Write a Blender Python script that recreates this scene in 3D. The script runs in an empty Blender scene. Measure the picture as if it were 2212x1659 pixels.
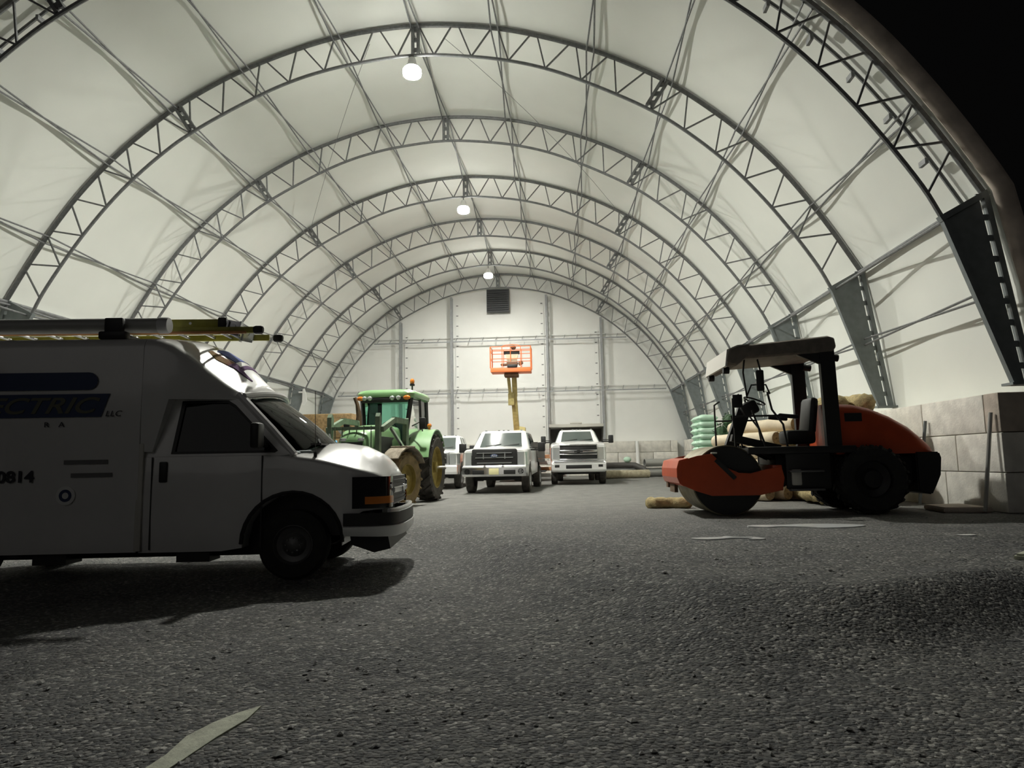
import bpy, bmesh, math, random
from mathutils import Vector, Matrix
R = math.radians
PI = math.pi
random.seed(7)
S = bpy.context.scene
COL = S.collection

# ------------------------------------------------------------ camera, world, exposure
CAMZ = 0.95
cd = bpy.data.cameras.new('camera'); cam = bpy.data.objects.new('camera', cd); COL.objects.link(cam)
cd.sensor_fit = 'HORIZONTAL'; cd.sensor_width = 36.0; cd.lens = 36.0 * 1500.0 / 2212.0
cd.clip_start = 0.05; cd.clip_end = 500
Rv = Vector((0.99755032, 0.0676764, -0.01769909)); Uv = Vector((0.02512661, -0.11052646, 0.99355551)); Fv = Vector((-0.06528404, 0.99156634, 0.11195619))
m = Matrix((Rv, Uv, -Fv)).transposed().to_4x4(); m.translation = Vector((0, 0, CAMZ))
cam.matrix_world = m
S.camera = cam
w = bpy.data.worlds.new('night'); S.world = w; w.use_nodes = True
w.node_tree.nodes['Background'].inputs[0].default_value = (0.68, 0.67, 0.66, 1)
w.node_tree.nodes['Background'].inputs[1].default_value = 0.0026
S.view_settings.view_transform = 'Standard'; S.view_settings.look = 'None'
S.view_settings.exposure = 0.0; S.view_settings.gamma = 1.0; S.view_settings.use_curve_mapping = False
try:
    S.cycles.max_bounces = 12; S.cycles.diffuse_bounces = 8; S.cycles.transparent_max_bounces = 12
except Exception: pass
sd_ = bpy.data.lights.new('yard_glow', 'SUN'); sd_.energy = 0.06; sd_.angle = R(40); sd_.color = (1.0, 0.97, 0.92)   # dim sky glow of the yard behind the camera
so_ = bpy.data.objects.new('yard_glow', sd_); COL.objects.link(so_); so_.rotation_euler = (R(62), 0, R(-12))
LAMP_STRENGTH = 3300.0

# ------------------------------------------------------------ materials
def mat(name, col, rough=0.6, metal=0.0, spec=0.5, noise=0.0, nscale=8.0, bump=0.0, bscale=60.0, coat=0.0, rnd=0.0, col2=None, trans=0.0, emit=None, es=0.0, alpha=1.0):
    mt = bpy.data.materials.new(name); mt.use_nodes = True
    nt = mt.node_tree; b = nt.nodes['Principled BSDF']
    b.inputs['Roughness'].default_value = rough; b.inputs['Metallic'].default_value = metal
    b.inputs['Specular IOR Level'].default_value = spec
    b.inputs['Base Color'].default_value = (*col, 1)
    if coat: b.inputs['Coat Weight'].default_value = coat; b.inputs['Coat Roughness'].default_value = 0.08
    if trans: b.inputs['Transmission Weight'].default_value = trans
    if alpha < 1: b.inputs['Alpha'].default_value = alpha
    if emit: b.inputs['Emission Color'].default_value = (*emit, 1); b.inputs['Emission Strength'].default_value = es
    src = None
    if noise or col2:
        tc = nt.nodes.new('ShaderNodeTexCoord'); n = nt.nodes.new('ShaderNodeTexNoise')
        n.inputs['Scale'].default_value = nscale; n.inputs['Detail'].default_value = 6
        nt.links.new(tc.outputs['Object'], n.inputs['Vector'])
        rp = nt.nodes.new('ShaderNodeValToRGB')
        c2 = col2 if col2 else tuple(c * (1 - noise) for c in col)
        rp.color_ramp.elements[0].position = 0.35; rp.color_ramp.elements[1].position = 0.65
        rp.color_ramp.elements[0].color = (*c2, 1); rp.color_ramp.elements[1].color = (*col, 1)
        nt.links.new(n.outputs['Fac'], rp.inputs['Fac']); src = rp.outputs['Color']
        nt.links.new(src, b.inputs['Base Color'])
    if rnd:
        oi = nt.nodes.new('ShaderNodeObjectInfo'); mr = nt.nodes.new('ShaderNodeMapRange')
        mr.inputs['To Min'].default_value = 1 - rnd; mr.inputs['To Max'].default_value = 1 + rnd * 0.4
        nt.links.new(oi.outputs['Random'], mr.inputs['Value'])
        vm = nt.nodes.new('ShaderNodeVectorMath'); vm.operation = 'SCALE'
        if src: nt.links.new(src, vm.inputs[0])
        else: vm.inputs[0].default_value = col
        nt.links.new(mr.outputs['Result'], vm.inputs['Scale']); nt.links.new(vm.outputs['Vector'], b.inputs['Base Color'])
    if bump:
        tc = nt.nodes.new('ShaderNodeTexCoord'); n2 = nt.nodes.new('ShaderNodeTexNoise')
        n2.inputs['Scale'].default_value = bscale; n2.inputs['Detail'].default_value = 4
        nt.links.new(tc.outputs['Object'], n2.inputs['Vector'])
        bp = nt.nodes.new('ShaderNodeBump'); bp.inputs['Strength'].default_value = bump; bp.inputs['Distance'].default_value = 0.02
        nt.links.new(n2.outputs['Fac'], bp.inputs['Height']); nt.links.new(bp.outputs['Normal'], b.inputs['Normal'])
    return mt
M = {}
M['steel'] = mat('galvanised_steel', (0.23, 0.235, 0.24), 0.55, 0.35, noise=0.25, nscale=14)
M['steel_plate'] = mat('grey_steel_plate', (0.22, 0.245, 0.25), 0.6, 0.2, noise=0.15, nscale=6)
M['fabric'] = mat('white_roof_fabric', (0.87, 0.885, 0.84), 0.6, spec=0.25, noise=0.05, nscale=0.5)
M['fabric_end'] = mat('white_end_fabric', (0.88, 0.885, 0.86), 0.55, spec=0.3, noise=0.04, nscale=0.8)
M['fabric_edge'] = mat('dirty_edge_fabric', (0.80, 0.69, 0.59), 0.8, noise=0.35, nscale=2.5)
M['concrete'] = mat('pale_concrete', (0.86, 0.83, 0.76), 0.85, noise=0.22, nscale=3.5, bump=0.35, bscale=30, rnd=0.14)
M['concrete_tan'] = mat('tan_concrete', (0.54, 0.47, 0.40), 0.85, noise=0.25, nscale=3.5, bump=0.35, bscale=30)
M['white_paint'] = mat('white_vehicle_paint', (0.80, 0.80, 0.79), 0.28, coat=0.7)
M['van_white'] = mat('van_white_paint', (0.72, 0.71, 0.70), 0.3, coat=0.6, noise=0.05, nscale=2)
M['black'] = mat('black_plastic', (0.018, 0.018, 0.018), 0.5)
M['black_gloss'] = mat('black_gloss', (0.012, 0.012, 0.014), 0.2)
M['rubber'] = mat('tyre_rubber', (0.03, 0.03, 0.028), 0.85, noise=0.3, nscale=10)
M['rubber_dusty'] = mat('dusty_tyre_rubber', (0.11, 0.10, 0.09), 0.9, noise=0.5, nscale=6)
M['rubber_mud'] = mat('muddy_tyre_rubber', (0.30, 0.22, 0.11), 0.95, noise=0.45, nscale=5, bump=0.4)
M['chrome'] = mat('chrome', (0.75, 0.75, 0.76), 0.14, 1.0)
M['alu'] = mat('aluminium', (0.55, 0.56, 0.57), 0.35, 0.9)
M['rim_dark'] = mat('dull_steel_rim', (0.16, 0.16, 0.16), 0.5, 0.5)
M['dark_glass'] = mat('dark_tinted_glass', (0.075, 0.095, 0.09), 0.04, spec=1.0, coat=1.0)
M['lens'] = mat('headlamp_lens', (0.55, 0.57, 0.56), 0.08, 0.4, coat=1)
M['lens_dark'] = mat('dark_headlamp_lens', (0.03, 0.03, 0.032), 0.05, 0.2, coat=1)
M['amber'] = mat('amber_lens', (0.75, 0.22, 0.03), 0.15, coat=0.6)
M['plate'] = mat('cream_number_plate', (0.85, 0.80, 0.45), 0.4)
M['navy'] = mat('navy_vinyl', (0.025, 0.045, 0.12), 0.4)
M['blue_vinyl'] = mat('blue_vinyl', (0.22, 0.27, 0.62), 0.85, spec=0.05, noise=0.5, nscale=6)
M['purple'] = mat('purple_vinyl', (0.20, 0.12, 0.24), 0.85, spec=0.05)
M['tan_vinyl'] = mat('tan_vinyl', (0.42, 0.30, 0.15), 0.85, spec=0.05, col2=(0.30, 0.12, 0.09), nscale=5)
M['text_light'] = mat('pale_yellow_lettering', (0.13, 0.13, 0.09), 0.5)
M['text_dark'] = mat('dark_lettering', (0.02, 0.02, 0.03), 0.5)
M['seat'] = mat('grey_seat_fabric', (0.28, 0.30, 0.30), 0.9)
M['dash'] = mat('grey_dashboard', (0.30, 0.34, 0.34), 0.7)
M['pvc'] = mat('grey_pvc_conduit', (0.42, 0.42, 0.40), 0.4)
M['pvc_cap'] = mat('pale_pipe_cap', (0.62, 0.62, 0.62), 0.4)
M['fiberglass'] = mat('yellow_fiberglass', (0.50, 0.47, 0.08), 0.5, noise=0.35, nscale=6)
M['fiber_orange'] = mat('orange_fiberglass', (0.60, 0.28, 0.10), 0.5)
M['jd_green'] = mat('tractor_green', (0.12, 0.28, 0.10), 0.4, coat=0.3, noise=0.3, nscale=3)
M['jd_dusty'] = mat('dusty_green', (0.18, 0.245, 0.165), 0.75, noise=0.35, nscale=5)
M['jd_light'] = mat('leaf_green_paint', (0.22, 0.40, 0.18), 0.35, coat=0.4)
M['jd_yellow'] = mat('muddy_yellow_rim', (0.42, 0.32, 0.08), 0.75, noise=0.45, nscale=4)
M['mud'] = mat('dried_mud', (0.36, 0.31, 0.24), 0.95, noise=0.4, nscale=9, bump=0.5)
M['rust'] = mat('rusty_exhaust', (0.15, 0.09, 0.05), 0.85, noise=0.4)
M['orange'] = mat('roller_orange', (0.60, 0.085, 0.025), 0.4, coat=0.25, noise=0.12, nscale=4)
M['lift_orange'] = mat('lift_orange', (0.85, 0.22, 0.07), 0.45)
M['cream'] = mat('lift_cream', (0.72, 0.66, 0.30), 0.5, noise=0.15)
M['boom'] = mat('ochre_boom_paint', (0.42, 0.35, 0.13), 0.55, noise=0.3)
M['brown_fab'] = mat('brown_cover', (0.20, 0.10, 0.06), 0.8)
M['drum'] = mat('worn_drum_steel', (0.28, 0.25, 0.17), 0.5, 0.6, noise=0.4, nscale=5)
M['canopy'] = mat('dusty_canopy', (0.22, 0.19, 0.16), 0.7, noise=0.3)
M['canopy_white'] = mat('canopy_white', (0.62, 0.60, 0.55), 0.6)
M['dump_grey'] = mat('grey_dump_body', (0.13, 0.12, 0.11), 0.6, 0.2, noise=0.2)
M['dump_lip'] = mat('dusty_dump_lip', (0.42, 0.40, 0.36), 0.7)
M['hay'] = mat('brown_hay', (0.30, 0.20, 0.09), 0.95, noise=0.4, nscale=12, bump=0.8, bscale=40, rnd=0.1)
M['straw'] = mat('pale_straw', (0.58, 0.47, 0.24), 0.95, noise=0.45, nscale=9, bump=0.8, bscale=50, rnd=0.1)
M['roll'] = mat('cream_blanket_wrap', (0.70, 0.60, 0.44), 0.7, noise=0.15, nscale=5, bump=0.3, rnd=0.06)
M['roll_end'] = mat('tan_roll_end', (0.38, 0.28, 0.17), 0.9, noise=0.4, nscale=20)
M['mint'] = mat('mint_plastic_bag', (0.52, 0.74, 0.58), 0.45, noise=0.12, nscale=4, rnd=0.08)
M['mint_dark'] = mat('bag_print', (0.30, 0.16, 0.13), 0.5)
M['wood'] = mat('raw_wood', (0.45, 0.30, 0.17), 0.8, noise=0.3, nscale=6)
M['lumber'] = mat('orange_lumber', (0.62, 0.32, 0.16), 0.75, noise=0.2, rnd=0.15)
M['leaf'] = mat('dark_green_foliage', (0.03, 0.085, 0.028), 0.7, noise=0.5, nscale=10)
M['pipe_dark'] = mat('black_corrugated_pipe', (0.06, 0.055, 0.05), 0.6)
M['pipe_tan'] = mat('tan_pole', (0.45, 0.40, 0.28), 0.8, noise=0.3)
M['pipe_steel'] = mat('galvanised_culvert', (0.45, 0.45, 0.43), 0.4, 0.7)
M['tarp'] = mat('pale_blue_drum', (0.16, 0.42, 0.65), 0.5)
M['vent'] = mat('dark_louvre', (0.035, 0.037, 0.04), 0.6)
M['lamp_glass'] = mat('lit_lamp_lens', (1, 1, 1), 0.5, emit=(1.0, 0.99, 0.90), es=LAMP_STRENGTH)
M['lamp_glass_mid'] = mat('lit_lamp_lens_mid', (1, 1, 1), 0.5, emit=(1.0, 0.99, 0.91), es=LAMP_STRENGTH * 0.72)
M['lamp_glass_far'] = mat('lit_lamp_lens_far', (1, 1, 1), 0.5, emit=(1.0, 0.99, 0.91), es=LAMP_STRENGTH * 0.33)
M['lamp_bowl'] = mat('glowing_lamp_bowl', (1, 1, 1), 0.5, emit=(1.0, 0.99, 0.91), es=70.0)
M['sign_white'] = mat('white_board', (0.8, 0.8, 0.78), 0.6)

def gmat():
    mt = bpy.data.materials.new('gravel_ground'); mt.use_nodes = True; nt = mt.node_tree; b = nt.nodes['Principled BSDF']
    L = nt.links.new; tc = nt.nodes.new('ShaderNodeTexCoord')
    def noise(s, d=6, r=0.6):
        n = nt.nodes.new('ShaderNodeTexNoise'); n.inputs['Scale'].default_value = s; n.inputs['Detail'].default_value = d
        n.inputs['Roughness'].default_value = r; L(tc.outputs['Object'], n.inputs['Vector']); return n.outputs['Fac']
    vo = nt.nodes.new('ShaderNodeTexVoronoi'); vo.inputs['Scale'].default_value = 42; L(tc.outputs['Object'], vo.inputs['Vector'])
    vs = nt.nodes.new('ShaderNodeSeparateColor'); L(vo.outputs['Color'], vs.inputs['Color'])
    r1 = nt.nodes.new('ShaderNodeValToRGB'); e = r1.color_ramp.elements
    e[0].position = 0.0; e[0].color = (0.085, 0.09, 0.095, 1); e[1].position = 1.0; e[1].color = (0.42, 0.42, 0.40, 1)
    k = e.new(0.6); k.color = (0.15, 0.15, 0.148, 1); k = e.new(0.88); k.color = (0.22, 0.22, 0.212, 1)
    L(vs.outputs['Red'], r1.inputs['Fac'])
    r2 = nt.nodes.new('ShaderNodeValToRGB'); e = r2.color_ramp.elements
    e[0].position = 0.3; e[0].color = (0.72, 0.72, 0.74, 1); e[1].position = 0.7; e[1].color = (1.2, 1.18, 1.12, 1)
    L(noise(0.7, 8, 0.65), r2.inputs['Fac'])
    mx = nt.nodes.new('ShaderNodeMix'); mx.data_type = 'RGBA'; mx.blend_type = 'MULTIPLY'; mx.inputs['Factor'].default_value = 1
    L(r1.outputs['Color'], mx.inputs['A']); L(r2.outputs['Color'], mx.inputs['B'])
    # paler compacted fines inside the hall (y > 11)
    sx = nt.nodes.new('ShaderNodeSeparateXYZ'); L(tc.outputs['Object'], sx.inputs['Vector'])
    mr = nt.nodes.new('ShaderNodeMapRange'); mr.inputs['From Min'].default_value = 9.5; mr.inputs['From Max'].default_value = 17.0
    ad = nt.nodes.new('ShaderNodeMath'); ad.operation = 'MULTIPLY_ADD'; ad.inputs[1].default_value = 3.0; L(noise(0.5), ad.inputs[0]); L(sx.outputs['Y'], ad.inputs[2])
    L(ad.outputs[0], mr.inputs['Value'])
    mx2 = nt.nodes.new('ShaderNodeMix'); mx2.data_type = 'RGBA'; mx2.blend_type = 'MIX'
    L(mr.outputs['Result'], mx2.inputs['Factor']); L(mx.outputs['Result'], mx2.inputs['A'])
    r3 = nt.nodes.new('ShaderNodeValToRGB'); e = r3.color_ramp.elements
    e[0].position = 0.3; e[0].color = (0.135, 0.134, 0.128, 1); e[1].position = 0.7; e[1].color = (0.24, 0.236, 0.22, 1)
    L(noise(2.2, 10, 0.75), r3.inputs['Fac']); L(r3.outputs['Color'], mx2.inputs['B'])
    L(mx2.outputs['Result'], b.inputs['Base Color'])
    b.inputs['Roughness'].default_value = 0.9; b.inputs['Specular IOR Level'].default_value = 0.25
    bp = nt.nodes.new('ShaderNodeBump'); bp.inputs['Strength'].default_value = 0.9; bp.inputs['Distance'].default_value = 0.015
    inv = nt.nodes.new('ShaderNodeMath'); inv.operation = 'SUBTRACT'; inv.inputs[0].default_value = 1.0; L(vo.outputs['Distance'], inv.inputs[1])
    L(inv.outputs[0], bp.inputs['Height'])
    bp2 = nt.nodes.new('ShaderNodeBump'); bp2.inputs['Strength'].default_value = 0.7; bp2.inputs['Distance'].default_value = 0.06
    L(noise(6, 6, 0.7), bp2.inputs['Height']); L(bp.outputs['Normal'], bp2.inputs['Normal']); L(bp2.outputs['Normal'], b.inputs['Normal'])
    return mt
M['gravel'] = gmat()
def glass_mat(name, tint, a):
    mt = bpy.data.materials.new(name); mt.use_nodes = True; nt = mt.node_tree
    nt.nodes.remove(nt.nodes['Principled BSDF']); o = nt.nodes['Material Output']
    t = nt.nodes.new('ShaderNodeBsdfTransparent'); t.inputs[0].default_value = (*tint, 1)
    g = nt.nodes.new('ShaderNodeBsdfGlossy'); g.inputs['Roughness'].default_value = 0.03
    fr = nt.nodes.new('ShaderNodeFresnel'); fr.inputs[0].default_value = 1.45
    ad = nt.nodes.new('ShaderNodeMath'); ad.operation = 'ADD'; ad.inputs[1].default_value = a; nt.links.new(fr.outputs[0], ad.inputs[0])
    mx = nt.nodes.new('ShaderNodeMixShader'); nt.links.new(ad.outputs[0], mx.inputs[0]); nt.links.new(t.outputs[0], mx.inputs[1]); nt.links.new(g.outputs[0], mx.inputs[2])
    nt.links.new(mx.outputs[0], o.inputs['Surface'])
    return mt
M['glass'] = glass_mat('greenish_window_glass', (0.74, 0.93, 0.86), 0.0)
M['glass_dark'] = glass_mat('dark_window_glass', (0.12, 0.13, 0.13), 0.0)
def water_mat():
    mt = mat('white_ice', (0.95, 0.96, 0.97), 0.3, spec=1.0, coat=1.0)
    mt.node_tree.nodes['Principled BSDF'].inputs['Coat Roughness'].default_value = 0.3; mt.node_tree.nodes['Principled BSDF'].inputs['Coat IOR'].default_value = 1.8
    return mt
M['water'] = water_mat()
M['steel_light'] = mat('pale_galvanised_steel', (0.36, 0.37, 0.38), 0.5, 0.2, noise=0.15, nscale=12)

# ------------------------------------------------------------ mesh builder
class MB:
    def __init__(s): s.v = []; s.f = []
    def add(s, vs, fs):
        o = len(s.v); s.v += [tuple(v) for v in vs]; s.f += [tuple(i + o for i in f) for f in fs]; return s
    def box(s, c, d, rz=0.0, rx=0.0, ry=0.0, ch=0.0):
        mt = Matrix.Rotation(rz, 3, 'Z') @ Matrix.Rotation(ry, 3, 'Y') @ Matrix.Rotation(rx, 3, 'X')
        x, y, z = d[0] / 2, d[1] / 2, d[2] / 2
        if not ch:
            vs = [Vector(c) + mt @ Vector((sx * x, sy * y, sz * z)) for sx in (-1, 1) for sy in (-1, 1) for sz in (-1, 1)]
            return s.add(vs, [(0, 1, 3, 2), (4, 6, 7, 5), (0, 4, 5, 1), (2, 3, 7, 6), (0, 2, 6, 4), (1, 5, 7, 3)])
        bm = bmesh.new(); bmesh.ops.create_cube(bm, size=1)
        for v in bm.verts: v.co = Vector((v.co.x * d[0], v.co.y * d[1], v.co.z * d[2]))
        bmesh.ops.bevel(bm, geom=list(bm.edges), offset=min(ch, min(d) * 0.49), segments=2, affect='EDGES', profile=0.5)
        bm.verts.index_update()
        vs = [Vector(c) + mt @ v.co for v in bm.verts]; fs = [tuple(v.index for v in f.verts) for f in bm.faces]; bm.free()
        return s.add(vs, fs)
    def loft(s, rings, closed=True, caps=True):
        n = len(rings[0]); vs = [p for r in rings for p in r]; fs = []
        for i in range(len(rings) - 1):
            for j in range(n if closed else n - 1):
                a = i * n + j; b = i * n + (j + 1) % n
                fs.append((a, b, b + n, a + n))
        if caps and closed:
            fs.append(tuple(range(n - 1, -1, -1))); fs.append(tuple(range((len(rings) - 1) * n, len(rings) * n)))
        return s.add(vs, fs)
    def tube(s, pts, r, n=8, caps=True, rs=None):
        pts = [Vector(p) for p in pts]; rings = []
        t0 = (pts[1] - pts[0]).normalized()
        up = Vector((0, 0, 1)) if abs(t0.z) < 0.9 else Vector((1, 0, 0))
        a = t0.cross(up).normalized()
        for i, p in enumerate(pts):
            if i == 0: t = (pts[1] - p)
            elif i == len(pts) - 1: t = (p - pts[i - 1])
            else: t = (pts[i + 1] - p).normalized() + (p - pts[i - 1]).normalized()
            t.normalize(); a = (a - t * a.dot(t)).normalized(); b = t.cross(a)
            rr = rs[i] if rs else r
            rings.append([p + (a * math.cos(2 * PI * k / n) + b * math.sin(2 * PI * k / n)) * rr for k in range(n)])
        return s.loft(rings, True, caps)
    def bar(s, p, q, w, h=None, up=(0, 0, 1)):
        p = Vector(p); q = Vector(q); h = h or w; t = (q - p).normalized(); up = Vector(up)
        a = t.cross(up)
        if a.length < 1e-3: a = t.cross(Vector((0, 1, 0)))
        a.normalize(); b = a.cross(t).normalized()
        ring = lambda c: [c + a * sx * w / 2 + b * sz * h / 2 for sx, sz in ((-1, -1), (1, -1), (1, 1), (-1, 1))]
        return s.loft([ring(p), ring(q)])
    def cyl(s, p, q, r, n=16, r2=None): return s.tube([p, q], r, n, True, [r, r2 if r2 is not None else r])
    def lathe(s, prof, c=(0, 0, 0), axis='Y', n=28, closed=False):
        # prof: list of (radius, offset along the axis)
        rings = []
        for k in range(n):
            a = 2 * PI * k / n; ca, sa = math.cos(a), math.sin(a); rg = []
            for r, o in prof:
                if axis == 'Y': p = (r * ca, o, r * sa)
                elif axis == 'X': p = (o, r * ca, r * sa)
                else: p = (r * ca, r * sa, o)
                rg.append(Vector(c) + Vector(p))
            rings.append(rg)
        m = len(prof); vs = [p for r in rings for p in r]; fs = []
        for i in range(n):
            for j in range(m - 1 if not closed else m):
                a = i * m + j; b = i * m + (j + 1) % m; i2 = (i + 1) % n
                fs.append((a, b, i2 * m + (j + 1) % m, i2 * m + j))
        return s.add(vs, fs)
    def sph(s, c, r, n=12, sc=(1, 1, 1)):
        prof = [(r * math.sin(PI * k / (n // 2 + 2)), -r * math.cos(PI * k / (n // 2 + 2))) for k in range(n // 2 + 3)]
        prof[0] = (0.0008, prof[0][1]); prof[-1] = (0.0008, prof[-1][1])
        t = MB().lathe(prof, (0, 0, 0), 'Z', n)
        return s.add([(c[0] + v[0] * sc[0], c[1] + v[1] * sc[1], c[2] + v[2] * sc[2]) for v in t.v], t.f)
    def prism(s, poly, a, b, plane='XZ'):
        # polygon in XZ extruded along Y from a to b (or YZ along X, XY along Z)
        def P(p, t):
            return {'XZ': (p[0], t, p[1]), 'YZ': (t, p[0], p[1]), 'XY': (p[0], p[1], t)}[plane]
        return s.loft([[P(p, a) for p in poly], [P(p, b) for p in poly]])
    def tf(s, mtx): s.v = [tuple(mtx @ Vector(v)) for v in s.v]; return s
    def build(s, name, material, parent=None, smooth=35, bevel=0.0, loc=None):
        me = bpy.data.meshes.new(name); bm = bmesh.new()
        vs = [bm.verts.new(v) for v in s.v]
        for f in s.f:
            if len(set(f)) >= 3:
                try: bm.faces.new([vs[i] for i in f])
                except ValueError: pass
        bmesh.ops.remove_doubles(bm, verts=list(bm.verts), dist=1e-5)
        bmesh.ops.recalc_face_normals(bm, faces=list(bm.faces))
        if bevel:
            es = [e for e in bm.edges if len(e.link_faces) == 2 and e.calc_face_angle(0) > R(40)]
            bmesh.ops.bevel(bm, geom=es, offset=bevel, segments=2, affect='EDGES', clamp_overlap=True)
        if smooth:
            for f in bm.faces: f.smooth = True
            for e in bm.edges:
                if len(e.link_faces) == 2 and e.calc_face_angle(0) > R(smooth): e.smooth = False
        bm.to_mesh(me); bm.free()
        me.materials.append(M[material] if isinstance(material, str) else material)
        o = bpy.data.objects.new(name, me); COL.objects.link(o)
        if parent: o.parent = parent
        if loc: o.location = loc
        return o
def tag(o, label, cat, group=None, kind=None):
    if label: o['label'] = label
    if cat: o['category'] = cat
    if group: o['group'] = group
    if kind: o['kind'] = kind
    return o
def empty(name, loc=(0, 0, 0), rz=0.0):
    o = bpy.data.objects.new(name, None); COL.objects.link(o); o.location = loc; o.rotation_euler = (0, 0, rz); o.empty_display_size = 0.2
    return o
def struct(o): o['kind'] = 'structure'; return o
def kids(o): return [c for c in COL.objects if c.parent == o]
def copy_tree(o, loc=None, rz=None, label=None, group=None):
    def cp(a, par, tree):
        c = a.copy(); COL.objects.link(c); c.parent = par
        for ch in tree.get(a, []): cp(ch, c, tree)
        return c
    tree = {}
    for x in list(COL.objects):
        if x.parent: tree.setdefault(x.parent, []).append(x)
    c = cp(o, None, tree)
    if loc is not None: c.location = loc
    if rz is not None: c.rotation_euler = (0, 0, rz)
    if label: c['label'] = label
    if group: c['group'] = group
    return c
def text_mesh(body, size, name, material, parent, loc, rot, shear=0.0, ext=0.003, align='RIGHT', sx=1.0, bold=0.0):
    cu = bpy.data.curves.new('lettering', 'FONT'); cu.body = body; cu.size = size; cu.extrude = ext; cu.shear = shear; cu.align_x = align; cu.offset = bold
    t = bpy.data.objects.new('lettering_tmp', cu); COL.objects.link(t)
    dg = bpy.context.evaluated_depsgraph_get(); dg.update()
    me = bpy.data.meshes.new_from_object(t.evaluated_get(dg))
    bpy.data.objects.remove(t); bpy.data.curves.remove(cu)
    me.materials.clear(); me.materials.append(M[material])
    o = bpy.data.objects.new(name, me); COL.objects.link(o); o.parent = parent; o.location = loc; o.rotation_euler = rot; o.scale = (sx, 1, 1)
    return o
def lerp(a, b, t): return a + (b - a) * t
def interp(xs, ys, x):
    if x <= xs[0]: return ys[0]
    for i in range(len(xs) - 1):
        if x <= xs[i + 1]: return lerp(ys[i], ys[i + 1], (x - xs[i]) / (xs[i + 1] - xs[i]))
    return ys[-1]
def sstep(t): t = max(0.0, min(1.0, t)); return t * t * (3 - 2 * t)

# ------------------------------------------------------------ ground
def ground_z(x, y):
    e = interp([-1.6, -0.3, 1.0, 2.1, 4.3, 8], [11.3, 8.5, 6.0, 5.4, 6.45, 7.5], x)
    wd = interp([-1.6, -0.3, 1.0, 2.1, 4.3], [2.0, 3.5, 2.4, 1.0, 0.8], x)
    z = -0.27 * (1 - sstep((y - (e - wd)) / wd))
    return z + 0.1 * max(0, min(1, (y - 20) / 16))
XC = -3.42; Y1 = 11.767; SP = 4.8
def gnoise(x, y):
    return (math.sin(x * 2.1 + 1.3 * math.sin(y * 1.7)) * math.cos(y * 2.6 + 0.7 * math.sin(x * 1.3)) * 0.5 + 0.5 * math.sin(x * 5.3 + y * 3.1) * math.sin(y * 4.7 - x * 2.2))
def axis(a, b, fa, fb, fine, coarse):
    out = [a]; 
    while out[-1] < b - 1e-6:
        x = out[-1]; st = fine if fa <= x < fb else coarse
        out.append(min(b, x + st, fa if x < fa else b))
    return out
gx = axis(-45, 45, -9, 9, 0.2, 3.0); gy = axis(-4, 75, 2, 13, 0.14, 1.5)
g = MB(); nx = len(gx)
for y in gy:
    for x in gx:
        am = 0.012 if (y < 13) else 0.008
        if 2.2 < x < 4.6 and 9.2 < y < 10.9: am = 0.0
        if (1.2 < x < 2.9 and 7.9 < y < 9.2) or (4.3 < x < 5.2 and 8.1 < y < 9.1): am = 0.0
        # rough loose gravel lip along the pad edge
        lip = 0.0
        e = interp([1.0, 2.1, 4.3, 8], [5.8, 5.3, 6.35, 7.4], x)
        if x > 0.7: lip = 0.05 * math.exp(-((y - e) / 0.3) ** 2) * (0.6 + 0.4 * gnoise(x * 2, y * 2)) * min(1, (x - 0.7) / 1.5)
        g.v.append((x, y, ground_z(x, y) + am * gnoise(x * 1.5, y * 1.5) + lip))
for j in range(len(gy) - 1):
    for i in range(nx - 1):
        a = j * nx + i; g.f.append((a, a + 1, a + nx + 1, a + nx))
struct(g.build('floor', 'gravel', smooth=180))

# loose stones, nearest ground only
st = MB(); rr = random.Random(3)
for k in range(2600):
    y = 2.7 + 8.5 * rr.random() ** 1.7; x = (rr.random() - 0.5) * (1.6 * y + 1.5); r = rr.choice([0.006, 0.008, 0.01, 0.013, 0.018]) * rr.uniform(0.7, 1.3)
    if k % 260 == 0: r = 0.03
    if (1.6 < x < 4.3 and 9.3 < y < 10.7) or (1.2 < x < 2.6 and 8.1 < y < 8.9): continue
    z = ground_z(x, y) + r * 0.3; a = rr.random() * 6
    vs = []
    for dx, dy, dz in ((1, 0, 0), (0, 1, 0), (-1, 0, 0), (0, -1, 0), (0, 0, 0.35), (0, 0, -0.5)):
        q = rr.uniform(0.7, 1.25) * r; vs.append((x + q * (dx * math.cos(a) - dy * math.sin(a)), y + q * (dx * math.sin(a) + dy * math.cos(a)), z + dz * q))
    st.add(vs, [(0, 1, 4), (1, 2, 4), (2, 3, 4), (3, 0, 4), (1, 0, 5), (2, 1, 5), (3, 2, 5), (0, 3, 5)])
M['stone'] = mat('pale_stone_chip', (0.28, 0.28, 0.265), 0.7, noise=0.6, nscale=3)
tag(st.build('gravel_stones', 'stone', smooth=0), 'loose grey stone chips scattered over the gravel yard', 'gravel', kind='stuff')

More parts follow.
